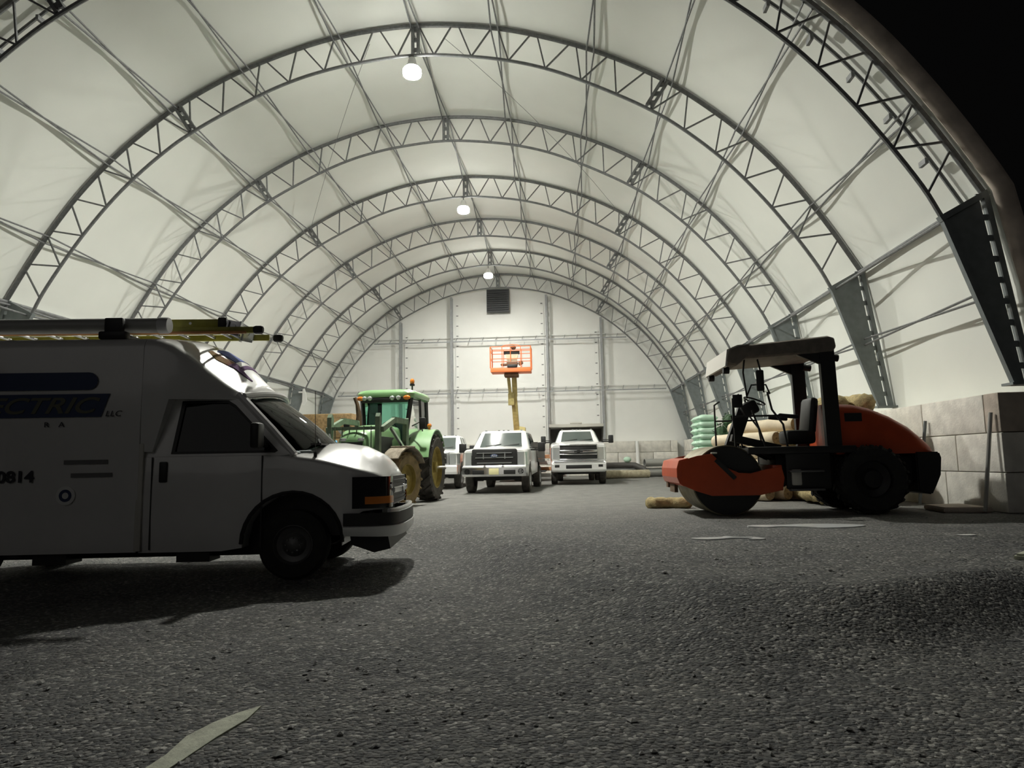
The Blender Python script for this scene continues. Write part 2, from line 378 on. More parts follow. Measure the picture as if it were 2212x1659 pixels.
def puddle(name, cx, cy, pts, label, hole=None):
    mb = MB(); z = ground_z(cx, cy) + 0.014; n = len(pts)
    ring = []
    for k in range(n * 4):      # Catmull-Rom smoothing of the outline
        i = k // 4; t = (k % 4) / 4; p0, p1, p2, p3 = (Vector(pts[(i + d) % n]) for d in (-1, 0, 1, 2))
        ring.append(0.5 * ((2 * p1) + (-p0 + p2) * t + (2 * p0 - 5 * p1 + 4 * p2 - p3) * t * t + (-p0 + 3 * p1 - 3 * p2 + p3) * t ** 3))
    c = sum((Vector(p) for p in pts), Vector((0, 0))) / n
    mb.v = [(cx + p.x, cy + p.y, z) for p in ring] + [(cx + p.x, cy + p.y, z - 0.02) for p in ring]
    m_ = len(ring); mb.f = [tuple(range(m_))] + [(i, (i + 1) % m_, m_ + (i + 1) % m_, m_ + i) for i in range(m_)]
    o = mb.build(name, 'water', smooth=30); tag(o, label, 'ice patch'); return o
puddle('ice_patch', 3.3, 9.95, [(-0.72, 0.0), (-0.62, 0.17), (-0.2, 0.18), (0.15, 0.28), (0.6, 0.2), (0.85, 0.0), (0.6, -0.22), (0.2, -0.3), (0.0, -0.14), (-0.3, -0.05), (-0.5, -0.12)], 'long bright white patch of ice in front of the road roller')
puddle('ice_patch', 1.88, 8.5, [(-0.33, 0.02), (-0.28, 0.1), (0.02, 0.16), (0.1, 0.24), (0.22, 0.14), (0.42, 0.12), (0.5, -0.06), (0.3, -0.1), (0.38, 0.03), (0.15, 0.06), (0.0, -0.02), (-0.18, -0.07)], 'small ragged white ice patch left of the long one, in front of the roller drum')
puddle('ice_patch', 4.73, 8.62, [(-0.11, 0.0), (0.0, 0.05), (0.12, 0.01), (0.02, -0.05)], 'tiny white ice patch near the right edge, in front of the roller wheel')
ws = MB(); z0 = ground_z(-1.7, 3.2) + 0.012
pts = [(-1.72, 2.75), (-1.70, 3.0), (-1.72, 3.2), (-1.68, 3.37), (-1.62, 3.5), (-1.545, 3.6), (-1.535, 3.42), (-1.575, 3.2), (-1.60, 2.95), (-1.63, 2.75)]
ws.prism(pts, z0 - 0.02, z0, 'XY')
M['streak'] = mat('pale_ground_mark', (0.60, 0.62, 0.50), 0.9, noise=0.25, nscale=14, bump=0.4)  # pale tone shared by the two flat marks on the gravel
tag(ws.build('pale_streak', 'streak'), 'pale narrow streak on the gravel at the bottom left', 'dust spill')  # thin pale strip standing just above the gravel
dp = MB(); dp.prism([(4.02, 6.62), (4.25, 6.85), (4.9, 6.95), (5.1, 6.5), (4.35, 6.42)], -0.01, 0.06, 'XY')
tag(dp.build('pale_wedge', 'streak', bevel=0.02), 'pale flat wedge on the gravel at the right edge', 'dust spill')  # low pale wedge in the same tone as the strip

# ------------------------------------------------------------ arch profile (height above the camera, offset from centre line)
OUT = [(0, 11.22), (1.2, 11.15), (2.3, 10.98), (3.3, 10.71), (4.34, 10.35), (5.3, 9.92), (6.33, 9.34), (7.28, 8.63), (8.1, 7.90), (8.85, 7.09), (9.5, 6.22), (10.09, 5.31), (10.66, 4.33)]
INN = [(0, 10.42), (1.5, 10.29), (2.6, 10.08), (3.5, 9.80), (4.4, 9.41), (5.32, 8.95), (5.9, 8.62), (6.4, 8.29), (7.15, 7.68), (7.87, 6.98), (8.56, 6.16), (9.15, 5.34), (9.67, 4.52), (9.95, 3.95)]
def dense(P):
    Q = [(-P[1][0], P[1][1])] + P + [(2 * P[-1][0] - P[-2][0], 2 * P[-1][1] - P[-2][1])]; o = []
    for i in range(1, len(Q) - 2):
        p0, p1, p2, p3 = (Vector(q) for q in Q[i - 1:i + 3])
        for k in range(4):
            t = k / 4; o.append(0.5 * ((2 * p1) + (-p0 + p2) * t + (2 * p0 - 5 * p1 + 4 * p2 - p3) * t * t + (-p0 + 3 * p1 - 3 * p2 + p3) * t ** 3))
    o.append(Vector(P[-1])); return o
DO = dense(OUT); DI = dense(INN)
def arclen(D):
    L = [0]
    for a, b in zip(D, D[1:]): L.append(L[-1] + (b - a).length)
    return L
LO, LI = arclen(DO), arclen(DI)
def at_s(D, L, s):
    s = max(0, min(L[-1], s)); return Vector((interp(L, [p.x for p in D], s), interp(L, [p.y for p in D], s)))
def by_x(D, x): return interp([p.x for p in D], [p.y for p in D], x)
def W(p, y, side=1): return Vector((XC + side * p[0], y, CAMZ + p[1]))
LEG_OUT = [(10.66, 4.33), (11.10, 1.10)]; LEG_IN = [(9.95, 3.95), (10.86, 1.10)]

def make_truss(y):
    t = empty('truss_arch', (XC, y, CAMZ + 1.1))
    o0 = Vector((XC, y, CAMZ + 1.1))
    def bar(name, a, b, wd, mt='steel'):
        mb = MB().bar(Vector(a) - o0, Vector(b) - o0, wd, wd, (0, 1, 0)); return mb.build(name, mt, t, smooth=0)
    full = [W(p, y, -1) for p in reversed(DO)][:-1] + [W(p, y, 1) for p in DO]
    MB().tube([p - o0 for p in full], 0.055, 8).build('outer_chord', 'steel', t)
    full = [W(p, y, -1) for p in reversed(DI)][:-1] + [W(p, y, 1) for p in DI]
    MB().tube([p - o0 for p in full], 0.042, 8).build('inner_chord', 'steel', t)
    n = 13
    for sd in (1, -1):
        for k in range(n):
            a = at_s(DO, LO, LO[-1] * (k + 0.08) / n); c = at_s(DO, LO, LO[-1] * (k + 0.92) / n); b = at_s(DI, LI, LI[-1] * (k + 0.5) / n)
            bar('web_brace', W(a, y, sd), W(b, y, sd), 0.036)
            if k < n - 1: bar('web_brace', W(b, y, sd), W(c, y, sd), 0.036)
        # splice plates
        for sx in ((0.0,) if sd == 1 else ()) + (6.28,):
            so = interp([p.x for p in DO], LO, sx); a = at_s(DO, LO, so); tg = (at_s(DO, LO, so + 0.1) - at_s(DO, LO, max(0, so - 0.1))).normalized()
            if sx == 0: tg = Vector((1, 0))
            nr = Vector((-tg.y, tg.x)); b = a - nr * (-0.78 if nr.y < 0 else 0.78)
            mb = MB()
            for dd in (-0.07, 0.07):
                mb.bar(W(a + tg * dd, y, sd) - o0, W(b + tg * dd, y, sd) - o0, 0.07, 0.11, (0, 1, 0))
            for q in (0.15, 0.5, 0.85): mb.box(W(a.lerp(b, q), y, sd) - o0, (0.16, 0.05, 0.10))
            mb.build('splice_plate', 'steel', t, smooth=0)
        # leg: flanges, plate web with slots along the outer flange, base plate
        lo = [Vector(p) for p in LEG_OUT]; li = [Vector(p) for p in LEG_IN]
        lg = MB().bar(W(lo[0], y, sd) - o0, W(lo[1], y, sd) - o0, 0.09, 0.11, (0, 1, 0)).bar(W(li[0], y, sd) - o0, W(li[1], y, sd) - o0, 0.07, 0.11, (0, 1, 0))
        q = [li[0] + Vector((0.02, 0)), lo[0] - Vector((0.11, 0.0)), lo[1] - Vector((0.10, 0)), li[1] + Vector((0.01, 0))]
        pv = [W(p, y + dy, sd) - o0 for dy in (-0.02, 0.02) for p in q]
        lg.add(pv, [(0, 1, 2, 3), (7, 6, 5, 4), (0, 4, 5, 1), (1, 5, 6, 2), (2, 6, 7, 3), (3, 7, 4, 0)])
        for k in range(9):
            c = lo[0].lerp(lo[1], (k + 0.1) / 9.0); lg.box(W(c - Vector((0.07, 0)), y, sd) - o0, (0.16, 0.035, 0.10))
        lg.bar(W((9.90, 3.93), y, sd) - o0, W((10.70, 4.36), y, sd) - o0, 0.1, 0.12, (0, 1, 0))
        lg.box(W((10.98, 1.12), y, sd) - o0, (0.5, 0.30, 0.04))
        lg.build('leg', 'steel_plate', t, smooth=0)
    return t
T_LAB = ['dark steel truss arch framing the open entrance, nearest of all', 'steel truss arch carrying the nearest lamp, second from the entrance', 'steel truss arch without a lamp between the nearest and middle lamps', 'steel truss arch carrying the middle lamp at its peak', 'steel truss arch without a lamp between the middle and farthest lamps', 'steel truss arch carrying the farthest lamp at its peak', 'steel truss arch standing against the end wall, farthest of all']
truss = make_truss(Y1); tag(truss, T_LAB[0], 'truss arch', 'steel truss arches of the hall')
for k in range(1, 7): copy_tree(truss, (XC, Y1 + k * SP, CAMZ + 1.1), 0, T_LAB[k])

# purlin lines: crossing rods in every bay
PX = [0, 2.05, 4.45, 6.35, 8.0, 9.65]
def purlin(sd, px, label, heavy=False, zabs=None, rad=0.021, off=0.1):
    if zabs is None: c = Vector((px, by_x(DO, px) - 0.08))
    else: c = Vector((px, zabs))
    s0 = 0.05; tg = Vector((s0, by_x(DO, min(10.6, px + s0)) - by_x(DO, min(10.6, px + s0) - s0))).normalized() if zabs is None else Vector((0, 1))
    t = empty('purlin_line', W(c, Y1, sd)); o0 = W(c, Y1, sd)
    for b in range(6):
        ya, yb = Y1 + b * SP, Y1 + (b + 1) * SP
        for sg in (-1, 1):
            MB().cyl(W(c + tg * off * sg, ya, sd) - o0, W(c - tg * off * sg, yb, sd) - o0, rad, 6).build('rod', 'steel', t)
    tag(t, label, 'purlin', 'longitudinal steel rods between the arches'); return t
names = ['first', 'second', 'third', 'fourth', 'fifth']
purlin(1, 0, 'pair of thin steel rods running along the roof peak above the lamps')
for i in range(1, 6):
    for sd, nm in ((1, 'right'), (-1, 'left')):
        purlin(sd, PX[i], '%s pair of thin crossing steel rods %s of the roof peak' % (names[i - 1], nm))
for sd, nm in ((1, 'right'), (-1, 'left')):
    t = empty('knee_strut', W((10.3, 4.15), Y1, sd)); o0 = W((10.3, 4.15), Y1, sd)
    for b in range(6):
        ya, yb = Y1 + b * SP, Y1 + (b + 1) * SP
        MB().cyl(W((10.60, 4.30), ya, sd) - o0, W((10.60, 4.30), yb, sd) - o0, 0.055, 8).build('rail', 'steel', t)
        MB().cyl(W((10.05, 3.95), ya, sd) - o0, W((10.50, 4.22), yb, sd) - o0, 0.03, 8).build('rail', 'steel', t)
        MB().cyl(W((10.50, 4.22), ya, sd) - o0, W((10.05, 3.95), yb, sd) - o0, 0.03, 8).build('rail', 'steel', t)
    tag(t, 'heavy steel strut line joining the tops of the %s hand legs' % nm, 'strut')
    purlin(sd, 10.62, 'pair of thin steel rods halfway down the %s hand legs' % nm, zabs=2.65, rad=0.024, off=0.07)
# thin bracing wires in the roof of the second bay
wr = 0
for (xa, ka, xb, kb, lab) in ((0.75, 1, 6.3, 3, 'thin bracing wire crossing the roof right of the nearest lamp'), (-1.2, 1, -6.3, 3, 'thin bracing wire crossing the roof left of the nearest lamp')):
    pts = []
    for j in range(9):
        tt = j / 8; x = lerp(xa, xb, tt); pts.append(W((abs(x), by_x(DO, abs(x)) - 0.35), Y1 + SP * lerp(ka, kb, tt), 1 if x > 0 else -1))
    tag(MB().tube(pts, 0.007, 5).build('bracing_wire', 'steel'), lab, 'wire')

# ------------------------------------------------------------ fabric roof, side cladding, end wall
def roof():
    prof = [(-p.x, p.y) for p in reversed(DO)][:-1] + [(p.x, p.y) for p in DO]
    prof = [(-11.2, 0.98), (-11.17, 1.1), (-10.95, 2.7)] + prof + [(10.95, 2.7), (11.17, 1.1), (11.2, 0.98)]
    ys = []; y = Y1 - 0.12; yend = Y1 + 6 * SP + 0.55
    n = 52
    for k in range(n + 1): ys.append(Y1 - 0.12 + (yend - Y1 + 0.12) * k / n)
    mb = MB(); rings = []
    for off in (0.0, 0.02):
        for yy in ys:
            ph = ((yy - Y1) / SP) % 1.0; sag = 0.05 * math.sin(PI * ph) ** 2
            rg = []
            for i, (x, z) in enumerate(prof):
                r = math.hypot(x, z); k = (0.075 - sag + off) / r if z > 1.2 else (off + 0.02) / r
                rg.append((XC + x * (1 + k), yy, CAMZ + z * (1 + k if z > 1.2 else 1)))
            rings.append(rg)
    m_ = len(ys); n_ = len(prof); vs = [p for r in rings for p in r]; fs = []
    for s_ in range(2):
        for i in range(m_ - 1):
            for j in range(n_ - 1):
                a = (s_ * m_ + i) * n_ + j; fs.append((a, a + 1, a + n_ + 1, a + n_))
    for i in (0, m_ - 1):
        for j in range(n_ - 1):
            a = i * n_ + j; b = (m_ + i) * n_ + j; fs.append((a, a + 1, b + 1, b))
    mb.v = vs; mb.f = fs
    return mb.build('ceiling', 'fabric', smooth=60)
struct(roof())
# rolled fabric fascia around the entrance
pr = [(-11.35, 0.2), (-11.1, 1.9)] + [(-p.x, p.y) for p in reversed(DO)][:-1] + [(p.x, p.y) for p in DO] + [(11.1, 1.9), (11.35, 0.2)]
rings = []
for i, (x, z) in enumerate(pr):
    a = Vector(pr[max(0, i - 1)]); b = Vector(pr[min(len(pr) - 1, i + 1)]); tg = (b - a).normalized(); nr = Vector((-tg.y, tg.x))
    if nr.dot(Vector((x, z))) < 0: nr = -nr
    rg = []
    for k in range(10):
        an = 2 * PI * k / 10; c = Vector((x, z)) + nr * (0.19 + 0.18 * math.cos(an)); rg.append((XC + c.x, Y1 - 0.2 + 0.10 * math.sin(an), CAMZ + c.y))
    rings.append(rg)
struct(MB().loft(rings).build('trim_1', 'fabric_edge', smooth=60))
# fabric tensioning pipe behind the entrance arch
tp = empty('tension_pipe', W((0, 11.1), Y1 + 0.55)); o0 = tp.location.copy()
for sd in (1, -1):
    pp = [p for p in DO]
    MB().tube([W((p.x, p.y - 0.03), Y1 + 0.55, sd) - o0 for p in pp], 0.035, 6).build('pipe', 'steel', tp)
    for k in range(1, 13):
        c = at_s(DO, LO, LO[-1] * k / 13); MB().box(W(c * 0.985, Y1 + 0.5, sd) - o0, (0.06, 0.22, 0.10)).build('clamp', 'steel', tp, smooth=0)
tag(tp, 'thin clamped fabric tension pipe just behind the entrance arch', 'pipe')

YB = Y1 + 6 * SP + 0.5
prof = [(-11.2, -1.0)] + [(-11.2, 1.1)] + [(-p.x - 0.03, p.y + 0.05) for p in reversed(DO)][:-1] + [(p.x + 0.03, p.y + 0.05) for p in DO] + [(11.2, 1.1), (11.2, -1.0)]
struct(MB().prism([(XC + x, CAMZ + z) for x, z in prof], YB, YB + 0.06).build('wall_back', 'fabric_end', smooth=0))
# raised fabric bays on the end wall, framed by pale welt strips
def post(x, zt, label):
    t = empty('wall_post', (XC + x, YB - 0.45, 2.06)); zt = zt + CAMZ - 2.06
    MB().box((0, 0, zt / 2), (0.13, 0.09, zt)).build('front_chord', 'steel_light', t, smooth=0)
    MB().box((0, 0.36, zt / 2), (0.09, 0.07, zt)).build('rear_chord', 'steel_light', t, smooth=0)
    n = int(zt / 0.42)
    for k in range(n):
        a, b = (0, 0.36) if k % 2 else (0.36, 0)
        MB().bar((0, a, k * zt / n), (0, b, (k + 1) * zt / n), 0.035).build('lacing_bar', 'steel_light', t, smooth=0)
    sx = 0.30 if x < 0 else -0.30
    MB().box((sx, 0.405, zt / 2 - 0.35), (0.26, 0.02, zt - 0.7)).build('lacing_strip', 'fabric_end', t, smooth=0)
    for k in range(int(zt / 0.62)): MB().box((sx, 0.385, 0.3 + k * 0.62), (0.12, 0.02, 0.05)).build('lacing_tie', 'steel', t, smooth=0)
    tag(t, label, 'wall post'); return t
PXS = [(-8.6, 'lattice post at the far left of the end wall'), (-5.93, 'lattice post on the end wall, second from the left'), (-2.83, 'lattice post on the end wall left of the boom lift'), (2.87, 'lattice post on the end wall right of the boom lift'), (6.06, 'lattice post on the end wall, second from the right'), (8.75, 'lattice post at the far right of the end wall')]
for x, lab in PXS:
    if abs(x) < 8: post(x, by_x(DI, abs(x)) - 0.1, lab)
def girt(x0, x1, z, label):
    t = empty('wall_girt', (XC + (x0 + x1) / 2, YB - 0.45, CAMZ + z)); hw = (x1 - x0) / 2
    MB().box((0, 0, 0), (2 * hw, 0.06, 0.07)).build('front_rail', 'steel_light', t, smooth=0)
    MB().box((0, 0.34, 0.30), (2 * hw, 0.05, 0.06)).build('rear_rail', 'sign_white', t, smooth=0)
    n = max(2, int(2 * hw / 0.75))
    for k in range(n): MB().bar((-hw + (k + 0.2) * 2 * hw / n, 0, 0), (-hw + (k + 0.3) * 2 * hw / n, 0.34, 0.30), 0.03).build('lacing_bar', 'steel_light', t, smooth=0)
    tag(t, label, 'wall girt')
for z, nm in ((4.1, 'lower'), (7.2, 'upper')):
    xe = 9.8 if z < 5 else 7.6
    cuts = [-xe, -5.93, -2.83, 2.87, 6.06, xe]
    pos = ['at the far left end', 'left of centre', 'in the centre behind the boom basket', 'right of centre', 'at the far right end']
    for i in range(5): girt(cuts[i] + 0.08, cuts[i + 1] - 0.08, z, '%s lattice girt %s of the end wall' % (nm, pos[i]))
for (x0, x1) in ((-5.75, -3.0), (-2.65, 2.7), (3.05, 5.9)):
    for z0, z1 in ((1.0, 3.95), (4.25, 6.85)):
        if z0 > 4 and abs((x0 + x1) / 2) > 4 and False: continue
        t = MB()
        for (a, b, c, d) in ((x0, x0 + 0.10, z0, z1), (x1 - 0.10, x1, z0, z1)):
            t.box((XC + (a + b) / 2, YB - 0.04, CAMZ + (c + d) / 2), (b - a, 0.06, d - c))
        struct(t.build('trim_2', 'fabric_end', smooth=0))
v = empty('wall_vent', (XC - 0.02, YB - 0.3, CAMZ + 9.64 - 0.7))
MB().box((0, 0, 0.7), (1.34, 0.3, 1.38)).build('frame', 'vent', v, smooth=0)
for k in range(10): MB().box((0, -0.17, 0.12 + k * 0.13), (1.22, 0.05, 0.02), rx=R(35)).build('louvre_slat', 'vent', v, smooth=0)
tag(v, 'dark square louvred vent high on the white end wall', 'vent')

# ------------------------------------------------------------ concrete block walls
BH = 0.65
blk = {}
def block(l, mt='concrete', face='x'):
    key = (round(l, 2), mt, face)
    if key not in blk:
        d = (0.62, l - 0.02, BH - 0.012) if face == 'x' else (l - 0.02, 0.62, BH - 0.012)
        o = MB().box((0, 0, 0), d, ch=0.02).build('concrete_block', mt, smooth=30)
        COL.objects.unlink(o); blk[key] = o
    c = blk[key].copy(); COL.objects.link(c); return c
crs = ['bottom', 'middle', 'top']
for sd, nm in ((1, 'right'), (-1, 'left')):
    xw = XC + sd * (10.54 + 0.31)
    for r_ in range(3):
        y = Y1 - 0.05; first = [1.75, 1.33, 0.42][r_]; j = 0
        while y < YB - 0.9:
            l = first if j == 0 else 2.0
            l = min(l, YB - 0.7 - y)
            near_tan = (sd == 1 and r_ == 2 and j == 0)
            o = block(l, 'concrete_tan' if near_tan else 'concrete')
            zz = 0.1 * max(0, min(1, (y + l / 2 - 20) / 16))
            o.location = (xw, y + l / 2, BH * (r_ + 0.5) + zz - 0.005)
            lab = 'pale concrete block in the %s course of the %s side wall' % (crs[r_], nm)
            grp = 'blocks in the %s course of the %s wall' % (crs[r_], nm)
            if sd == 1 and j == 0:
                lab = ['large end block at the bottom corner of the right wall by the entrance', 'end block in the middle course of the right wall by the entrance', 'short tan end block on top of the right wall by the entrance'][r_]; grp = None
            elif sd == 1 and j == 1 and r_ == 2: lab = 'long pale block beside the tan block on top of the right wall'; grp = None
            elif sd == 1 and j == 1 and r_ == 1: lab = 'stained block behind the leaning pole in the middle of the right wall'; grp = None
            tag(o, lab, 'concrete block', grp); y += l; j += 1
for r_ in range(3):
    x = XC - 10.2; j = 0
    while x < XC + 10.2:
        l = 1.0 if (j == 0 and r_ % 2) else 2.0
        l = min(l, XC + 10.2 - x)
        if l < 0.3: break
        o = block(l, 'concrete', 'y'); o.location = (x + l / 2, YB - 0.33 - 0.02, BH * (r_ + 0.5) + 0.095)
        o.location.y = YB - 0.34
        side = 'left' if x + l / 2 < -2.3 else 'right'
        tag(o, 'weathered concrete block in the %s course across the %s half of the end wall' % (crs[r_], side), 'concrete block', 'end wall blocks, %s course, %s half' % (crs[r_], side)); x += l; j += 1

# ------------------------------------------------------------ lamps
def lamp(y, z, label, gl='lamp_glass'):
    t = empty('high_bay_lamp', (XC - 0.09, y, CAMZ + z))
    MB().lathe([(0.001, 0.32), (0.08, 0.32), (0.10, 0.26), (0.11, 0.18), (0.19, 0.09), (0.20, 0.05), (0.001, 0.10)], (0, 0, 0), 'Z', 20).build('housing', 'white_paint', t)
    MB().lathe([(0.001, 0.055), (0.18, 0.05), (0.235, 0.0), (0.24, -0.08), (0.225, -0.14)], (0, 0, 0), 'Z', 24).build('glowing_bowl', 'lamp_bowl', t)
    MB().lathe([(0.001, -0.16), (0.21, -0.155), (0.22, -0.14), (0.001, -0.13)], (0, 0, 0), 'Z', 24).build('lens', gl, t)
    MB().cyl((0, 0, 0.30), (0, 0, 10.5 - z + 0.1), 0.02, 8).build('hanger', 'steel', t)
    tag(t, label, 'lamp', 'lit lamps hanging along the roof peak'); return t
lamp(Y1 + SP, 10.02, 'lit high bay lamp nearest the entrance, biggest and brightest')
lamp(Y1 + 3 * SP, 9.94, 'lit high bay lamp in the middle of the row', 'lamp_glass_mid')
lamp(Y1 + 5 * SP, 9.90, 'lit high bay lamp farthest back, above the dark wall vent', 'lamp_glass_far')
#@@OBJECTS
def sec(x, w, zb, zt, rt=0.08, crown=0.03, tum=0.0, wb=None):
    wb = w if wb is None else wb
    side = []
    zs = [zb, lerp(zb, zt - rt, 0.33), lerp(zb, zt - rt, 0.66), zt - rt]
    for i, z in enumerate(zs):
        t = i / 3; bulge = 0.015 * math.sin(PI * t)
        side.append((-(lerp(wb, w, min(1, t * 1.5)) + bulge - tum * t), z))
    wt = w - tum
    for k in (1, 2): a = k / 3 * PI / 2; side.append((-(wt - rt + rt * math.cos(a)), zt - rt + rt * math.sin(a)))
    top = []
    for k in range(9):
        t = k / 8; y = -(wt - rt) * (1 - 2 * t); top.append((y, zt + crown * (1 - (2 * t - 1) ** 2)))
    full = side + top + [(-y, z) for y, z in reversed(side)]
    return [Vector((x, y, z)) for y, z in full]
def arch_cols(xc, r, zc, zb):
    out = [(xc - r - 0.002, zb)]
    for k in range(9):
        a = PI * k / 8; out.append((xc - r * math.cos(a), max(zb, zc + r * math.sin(a))))
    out.append((xc + r + 0.002, zb)); return out
def wheel(name, parent, x, y, r, wd, side, rim_r, tyre='rubber', rim='rim_dark', holes=8, label=None):
    """side=-1: outer face towards -Y"""
    t = empty(name, (x, y, r)); t.parent = parent
    h = wd / 2
    MB().lathe([(rim_r, -h * 0.85), (r * 0.90, -h), (r * 0.985, -h * 0.78), (r, -h * 0.3), (r, h * 0.3), (r * 0.985, h * 0.78), (r * 0.90, h), (rim_r, h * 0.85)], (0, 0, 0), 'Y', 36, True).build('tyre', tyre, t)
    o = side * h
    MB().lathe([(rim_r * 1.02, o * 0.9), (rim_r * 0.98, o * 0.95), (rim_r * 0.88, o * 0.55), (rim_r * 0.62, o * 0.35), (rim_r * 0.45, o * 0.75), (rim_r * 0.30, o * 0.95), (0.001, o * 1.0)], (0, 0, 0), 'Y', 28).build('rim', rim, t)
    mb = MB()
    for k in range(holes):
        a = 2 * PI * k / holes; mb.cyl((rim_r * 0.36 * math.cos(a), o * 0.6, rim_r * 0.36 * math.sin(a)), (rim_r * 0.36 * math.cos(a), o * 1.0, rim_r * 0.36 * math.sin(a)), rim_r * 0.05, 6)
    mb.build('lug_nuts', rim, t, smooth=0)
    MB().cyl((0, o * 0.6, 0), (0, -o * 3.0, 0), 0.04, 8).build('axle', 'black', t)
    return t
def path_strip(path, z0, z1, th, name, material, parent, bevel=0.0, z0b=None):
    """strip that follows an XY path, th thick towards +normal (outwards)"""
    rings = []
    for i, p in enumerate(path):
        a = Vector(path[max(0, i - 1)]); b = Vector(path[min(len(path) - 1, i + 1)]); t = (b - a).normalized(); n = Vector((t.y, -t.x))
        p = Vector(p); q = p + n * th
        rings.append([(p.x, p.y, z0), (q.x, q.y, z0), (q.x, q.y, z1), (p.x, p.y, z1)])
    return MB().loft(rings).build(name, material, parent, smooth=40, bevel=bevel)

# ------------------------------------------------------------ high-top utility van
van = empty('utility_van', (-2.99, 8.39, -0.27), R(6)); tag(van, 'white high-top electrical contractor van parked sideways on the left with ladders on its roof', 'van')
cols = [(-1.62, 0.33), (-1.2, 0.33), (-0.75, 0.33)] + arch_cols(0, 0.53, 0.40, 0.36) + [(0.60, 0.56), (0.64, 0.66), (0.75, 0.72), (0.86, 0.73), (0.94, 0.73), (0.99, 0.75)]
cz = lambda x: interp([-1.62, -0.1, 0.0, 0.27, 0.60, 0.93, 0.99], [1.36, 1.36, 1.34, 1.30, 1.21, 1.12, 1.06], x)
cwid = lambda x: interp([-1.62, 0.5, 0.76, 0.89, 0.99], [0.97, 0.97, 0.95, 0.90, 0.80], x)
ccr = lambda x: interp([-1.62, -0.12, 0.1, 0.3, 0.65, 0.86, 0.99], [0.0, 0.0, 0.15, 0.21, 0.25, 0.20, 0.10], x)
MB().loft([sec(x, cwid(x), zb, cz(x), 0.07 if x > -0.1 else 0.03, ccr(x)) for x, zb in cols]).build('cab_body', 'van_white', van, smooth=50)
MB().box((-0.45, 0, 0.75), (2.3, 1.5, 0.6)).box((0.3, 0, 0.8), (1.2, 1.1, 0.5)).build('underbody', 'black', van, smooth=0)
# black arch liner lip
MB().tube([(0.54 * math.cos(a), -0.975, 0.40 + 0.54 * math.sin(a)) for a in [PI * k / 16 for k in range(17)]], 0.022, 6).build('wheel_arch_trim', 'black', van)
MB().tube([(0.54 * math.cos(a), 0.975, 0.40 + 0.54 * math.sin(a)) for a in [PI * k / 16 for k in range(17)]], 0.022, 6).build('wheel_arch_trim', 'black', van)
for (x, yy) in ((0, -0.83), (0, 0.83), (-3.53, -0.80), (-3.53, 0.80)):
    wheel('wheel', van, x, yy, 0.375, 0.24, -1 if yy < 0 else 1, 0.21)
# cargo box and high top
bc = [(-5.6, 0.45), (-5.5, 0.34)] + arch_cols(-3.53, 0.50, 0.40, 0.34) + [(-2.6, 0.34), (-1.63, 0.34)]
MB().loft([sec(x, 1.0, zb, 2.66 if x > -5.55 else 2.55, 0.13, 0.05, 0.0) for x, zb in bc]).build('cargo_body', 'van_white', van, smooth=50)
capx = [-1.625, -1.5, -1.35, -1.15, -0.98, -0.85, -0.72, -0.62, -0.57]
capz = [2.66, 2.655, 2.60, 2.46, 2.31, 2.20, 2.10, 2.04, 2.0]
def cap_w(x): return interp([-1.63, -1.3, -0.85, -0.57], [1.0, 0.985, 0.88, 0.80], x)
rg = []
for x, z in zip(capx, capz):
    rg.append(sec(x, cap_w(x), 1.97 if x > -1.45 else 1.4, z, interp([-1.63, -0.85, -0.57], [0.13, 0.12, 0.03], x), interp([-1.63, -1.15, -0.85, -0.57], [0.05, 0.22, 0.29, 0.17], x), interp([-1.63, -1.3, -0.57], [0, 0.01, 0.02], x)))
MB().loft(rg).build('high_roof_cap', 'van_white', van, smooth=60)
MB().tube([(lerp(-0.60, -0.44, 1 - (2 * t - 1) ** 2), lerp(-0.82, 0.82, t), lerp(2.01, 2.09, 1 - (2 * t - 1) ** 2)) for t in [k / 12 for k in range(13)]], 0.035, 8).build('roof_lip', 'van_white', van)
# coloured streak decals on the high cap
def cap_patch(pts, name, m_):
    """pts: (x, t) on the crowned cap, t = -1..1 across"""
    vs = []
    def P(x, t, o):
        wd = cap_w(x) - interp([-1.63, -1.3, -0.57], [0, 0.01, 0.02], x) - interp([-1.63, -0.85, -0.57], [0.13, 0.12, 0.03], x); zt = interp(capx, capz, x); cr = interp([-1.63, -1.15, -0.85, -0.57], [0.05, 0.22, 0.29, 0.17], x)
        return (x + o * 0.5, wd * t, zt + cr * (1 - t * t) + o)
    # grid fill of quads given as left/right edge pairs
    full_ = []
    for (a0, b0), (a1, b1) in zip(pts, pts[1:]):      # refine along the cap
        full_ += [((lerp(a0[0], a1[0], q / 4), lerp(a0[1], a1[1], q / 4)), (lerp(b0[0], b1[0], q / 4), lerp(b0[1], b1[1], q / 4))) for q in range(4)]
    pts = full_ + [pts[-1]]
    top = [[P(lerp(a[0], b[0], k / 12), lerp(a[1], b[1], k / 12), 0.005) for k in range(13)] for a, b in pts]
    bot = [[P(lerp(a[0], b[0], k / 12), lerp(a[1], b[1], k / 12), -0.02) for k in range(13)] for a, b in pts]
    rings = [t_ + list(reversed(b_)) for t_, b_ in zip(top, bot)]
    MB().loft(rings).build(name, m_, van, smooth=60)
cap_patch([((-1.12, -0.66), (-1.11, -0.56)), ((-1.02, -0.72), (-1.0, -0.52)), ((-0.90, -0.66), (-0.88, -0.46))], 'tan_streak_graphic', 'tan_vinyl')
cap_patch([((-0.90, -0.66), (-0.88, -0.46)), ((-0.82, -0.60), (-0.82, -0.44)), ((-0.66, -0.50), (-0.66, -0.47))], 'purple_streak_graphic', 'purple')
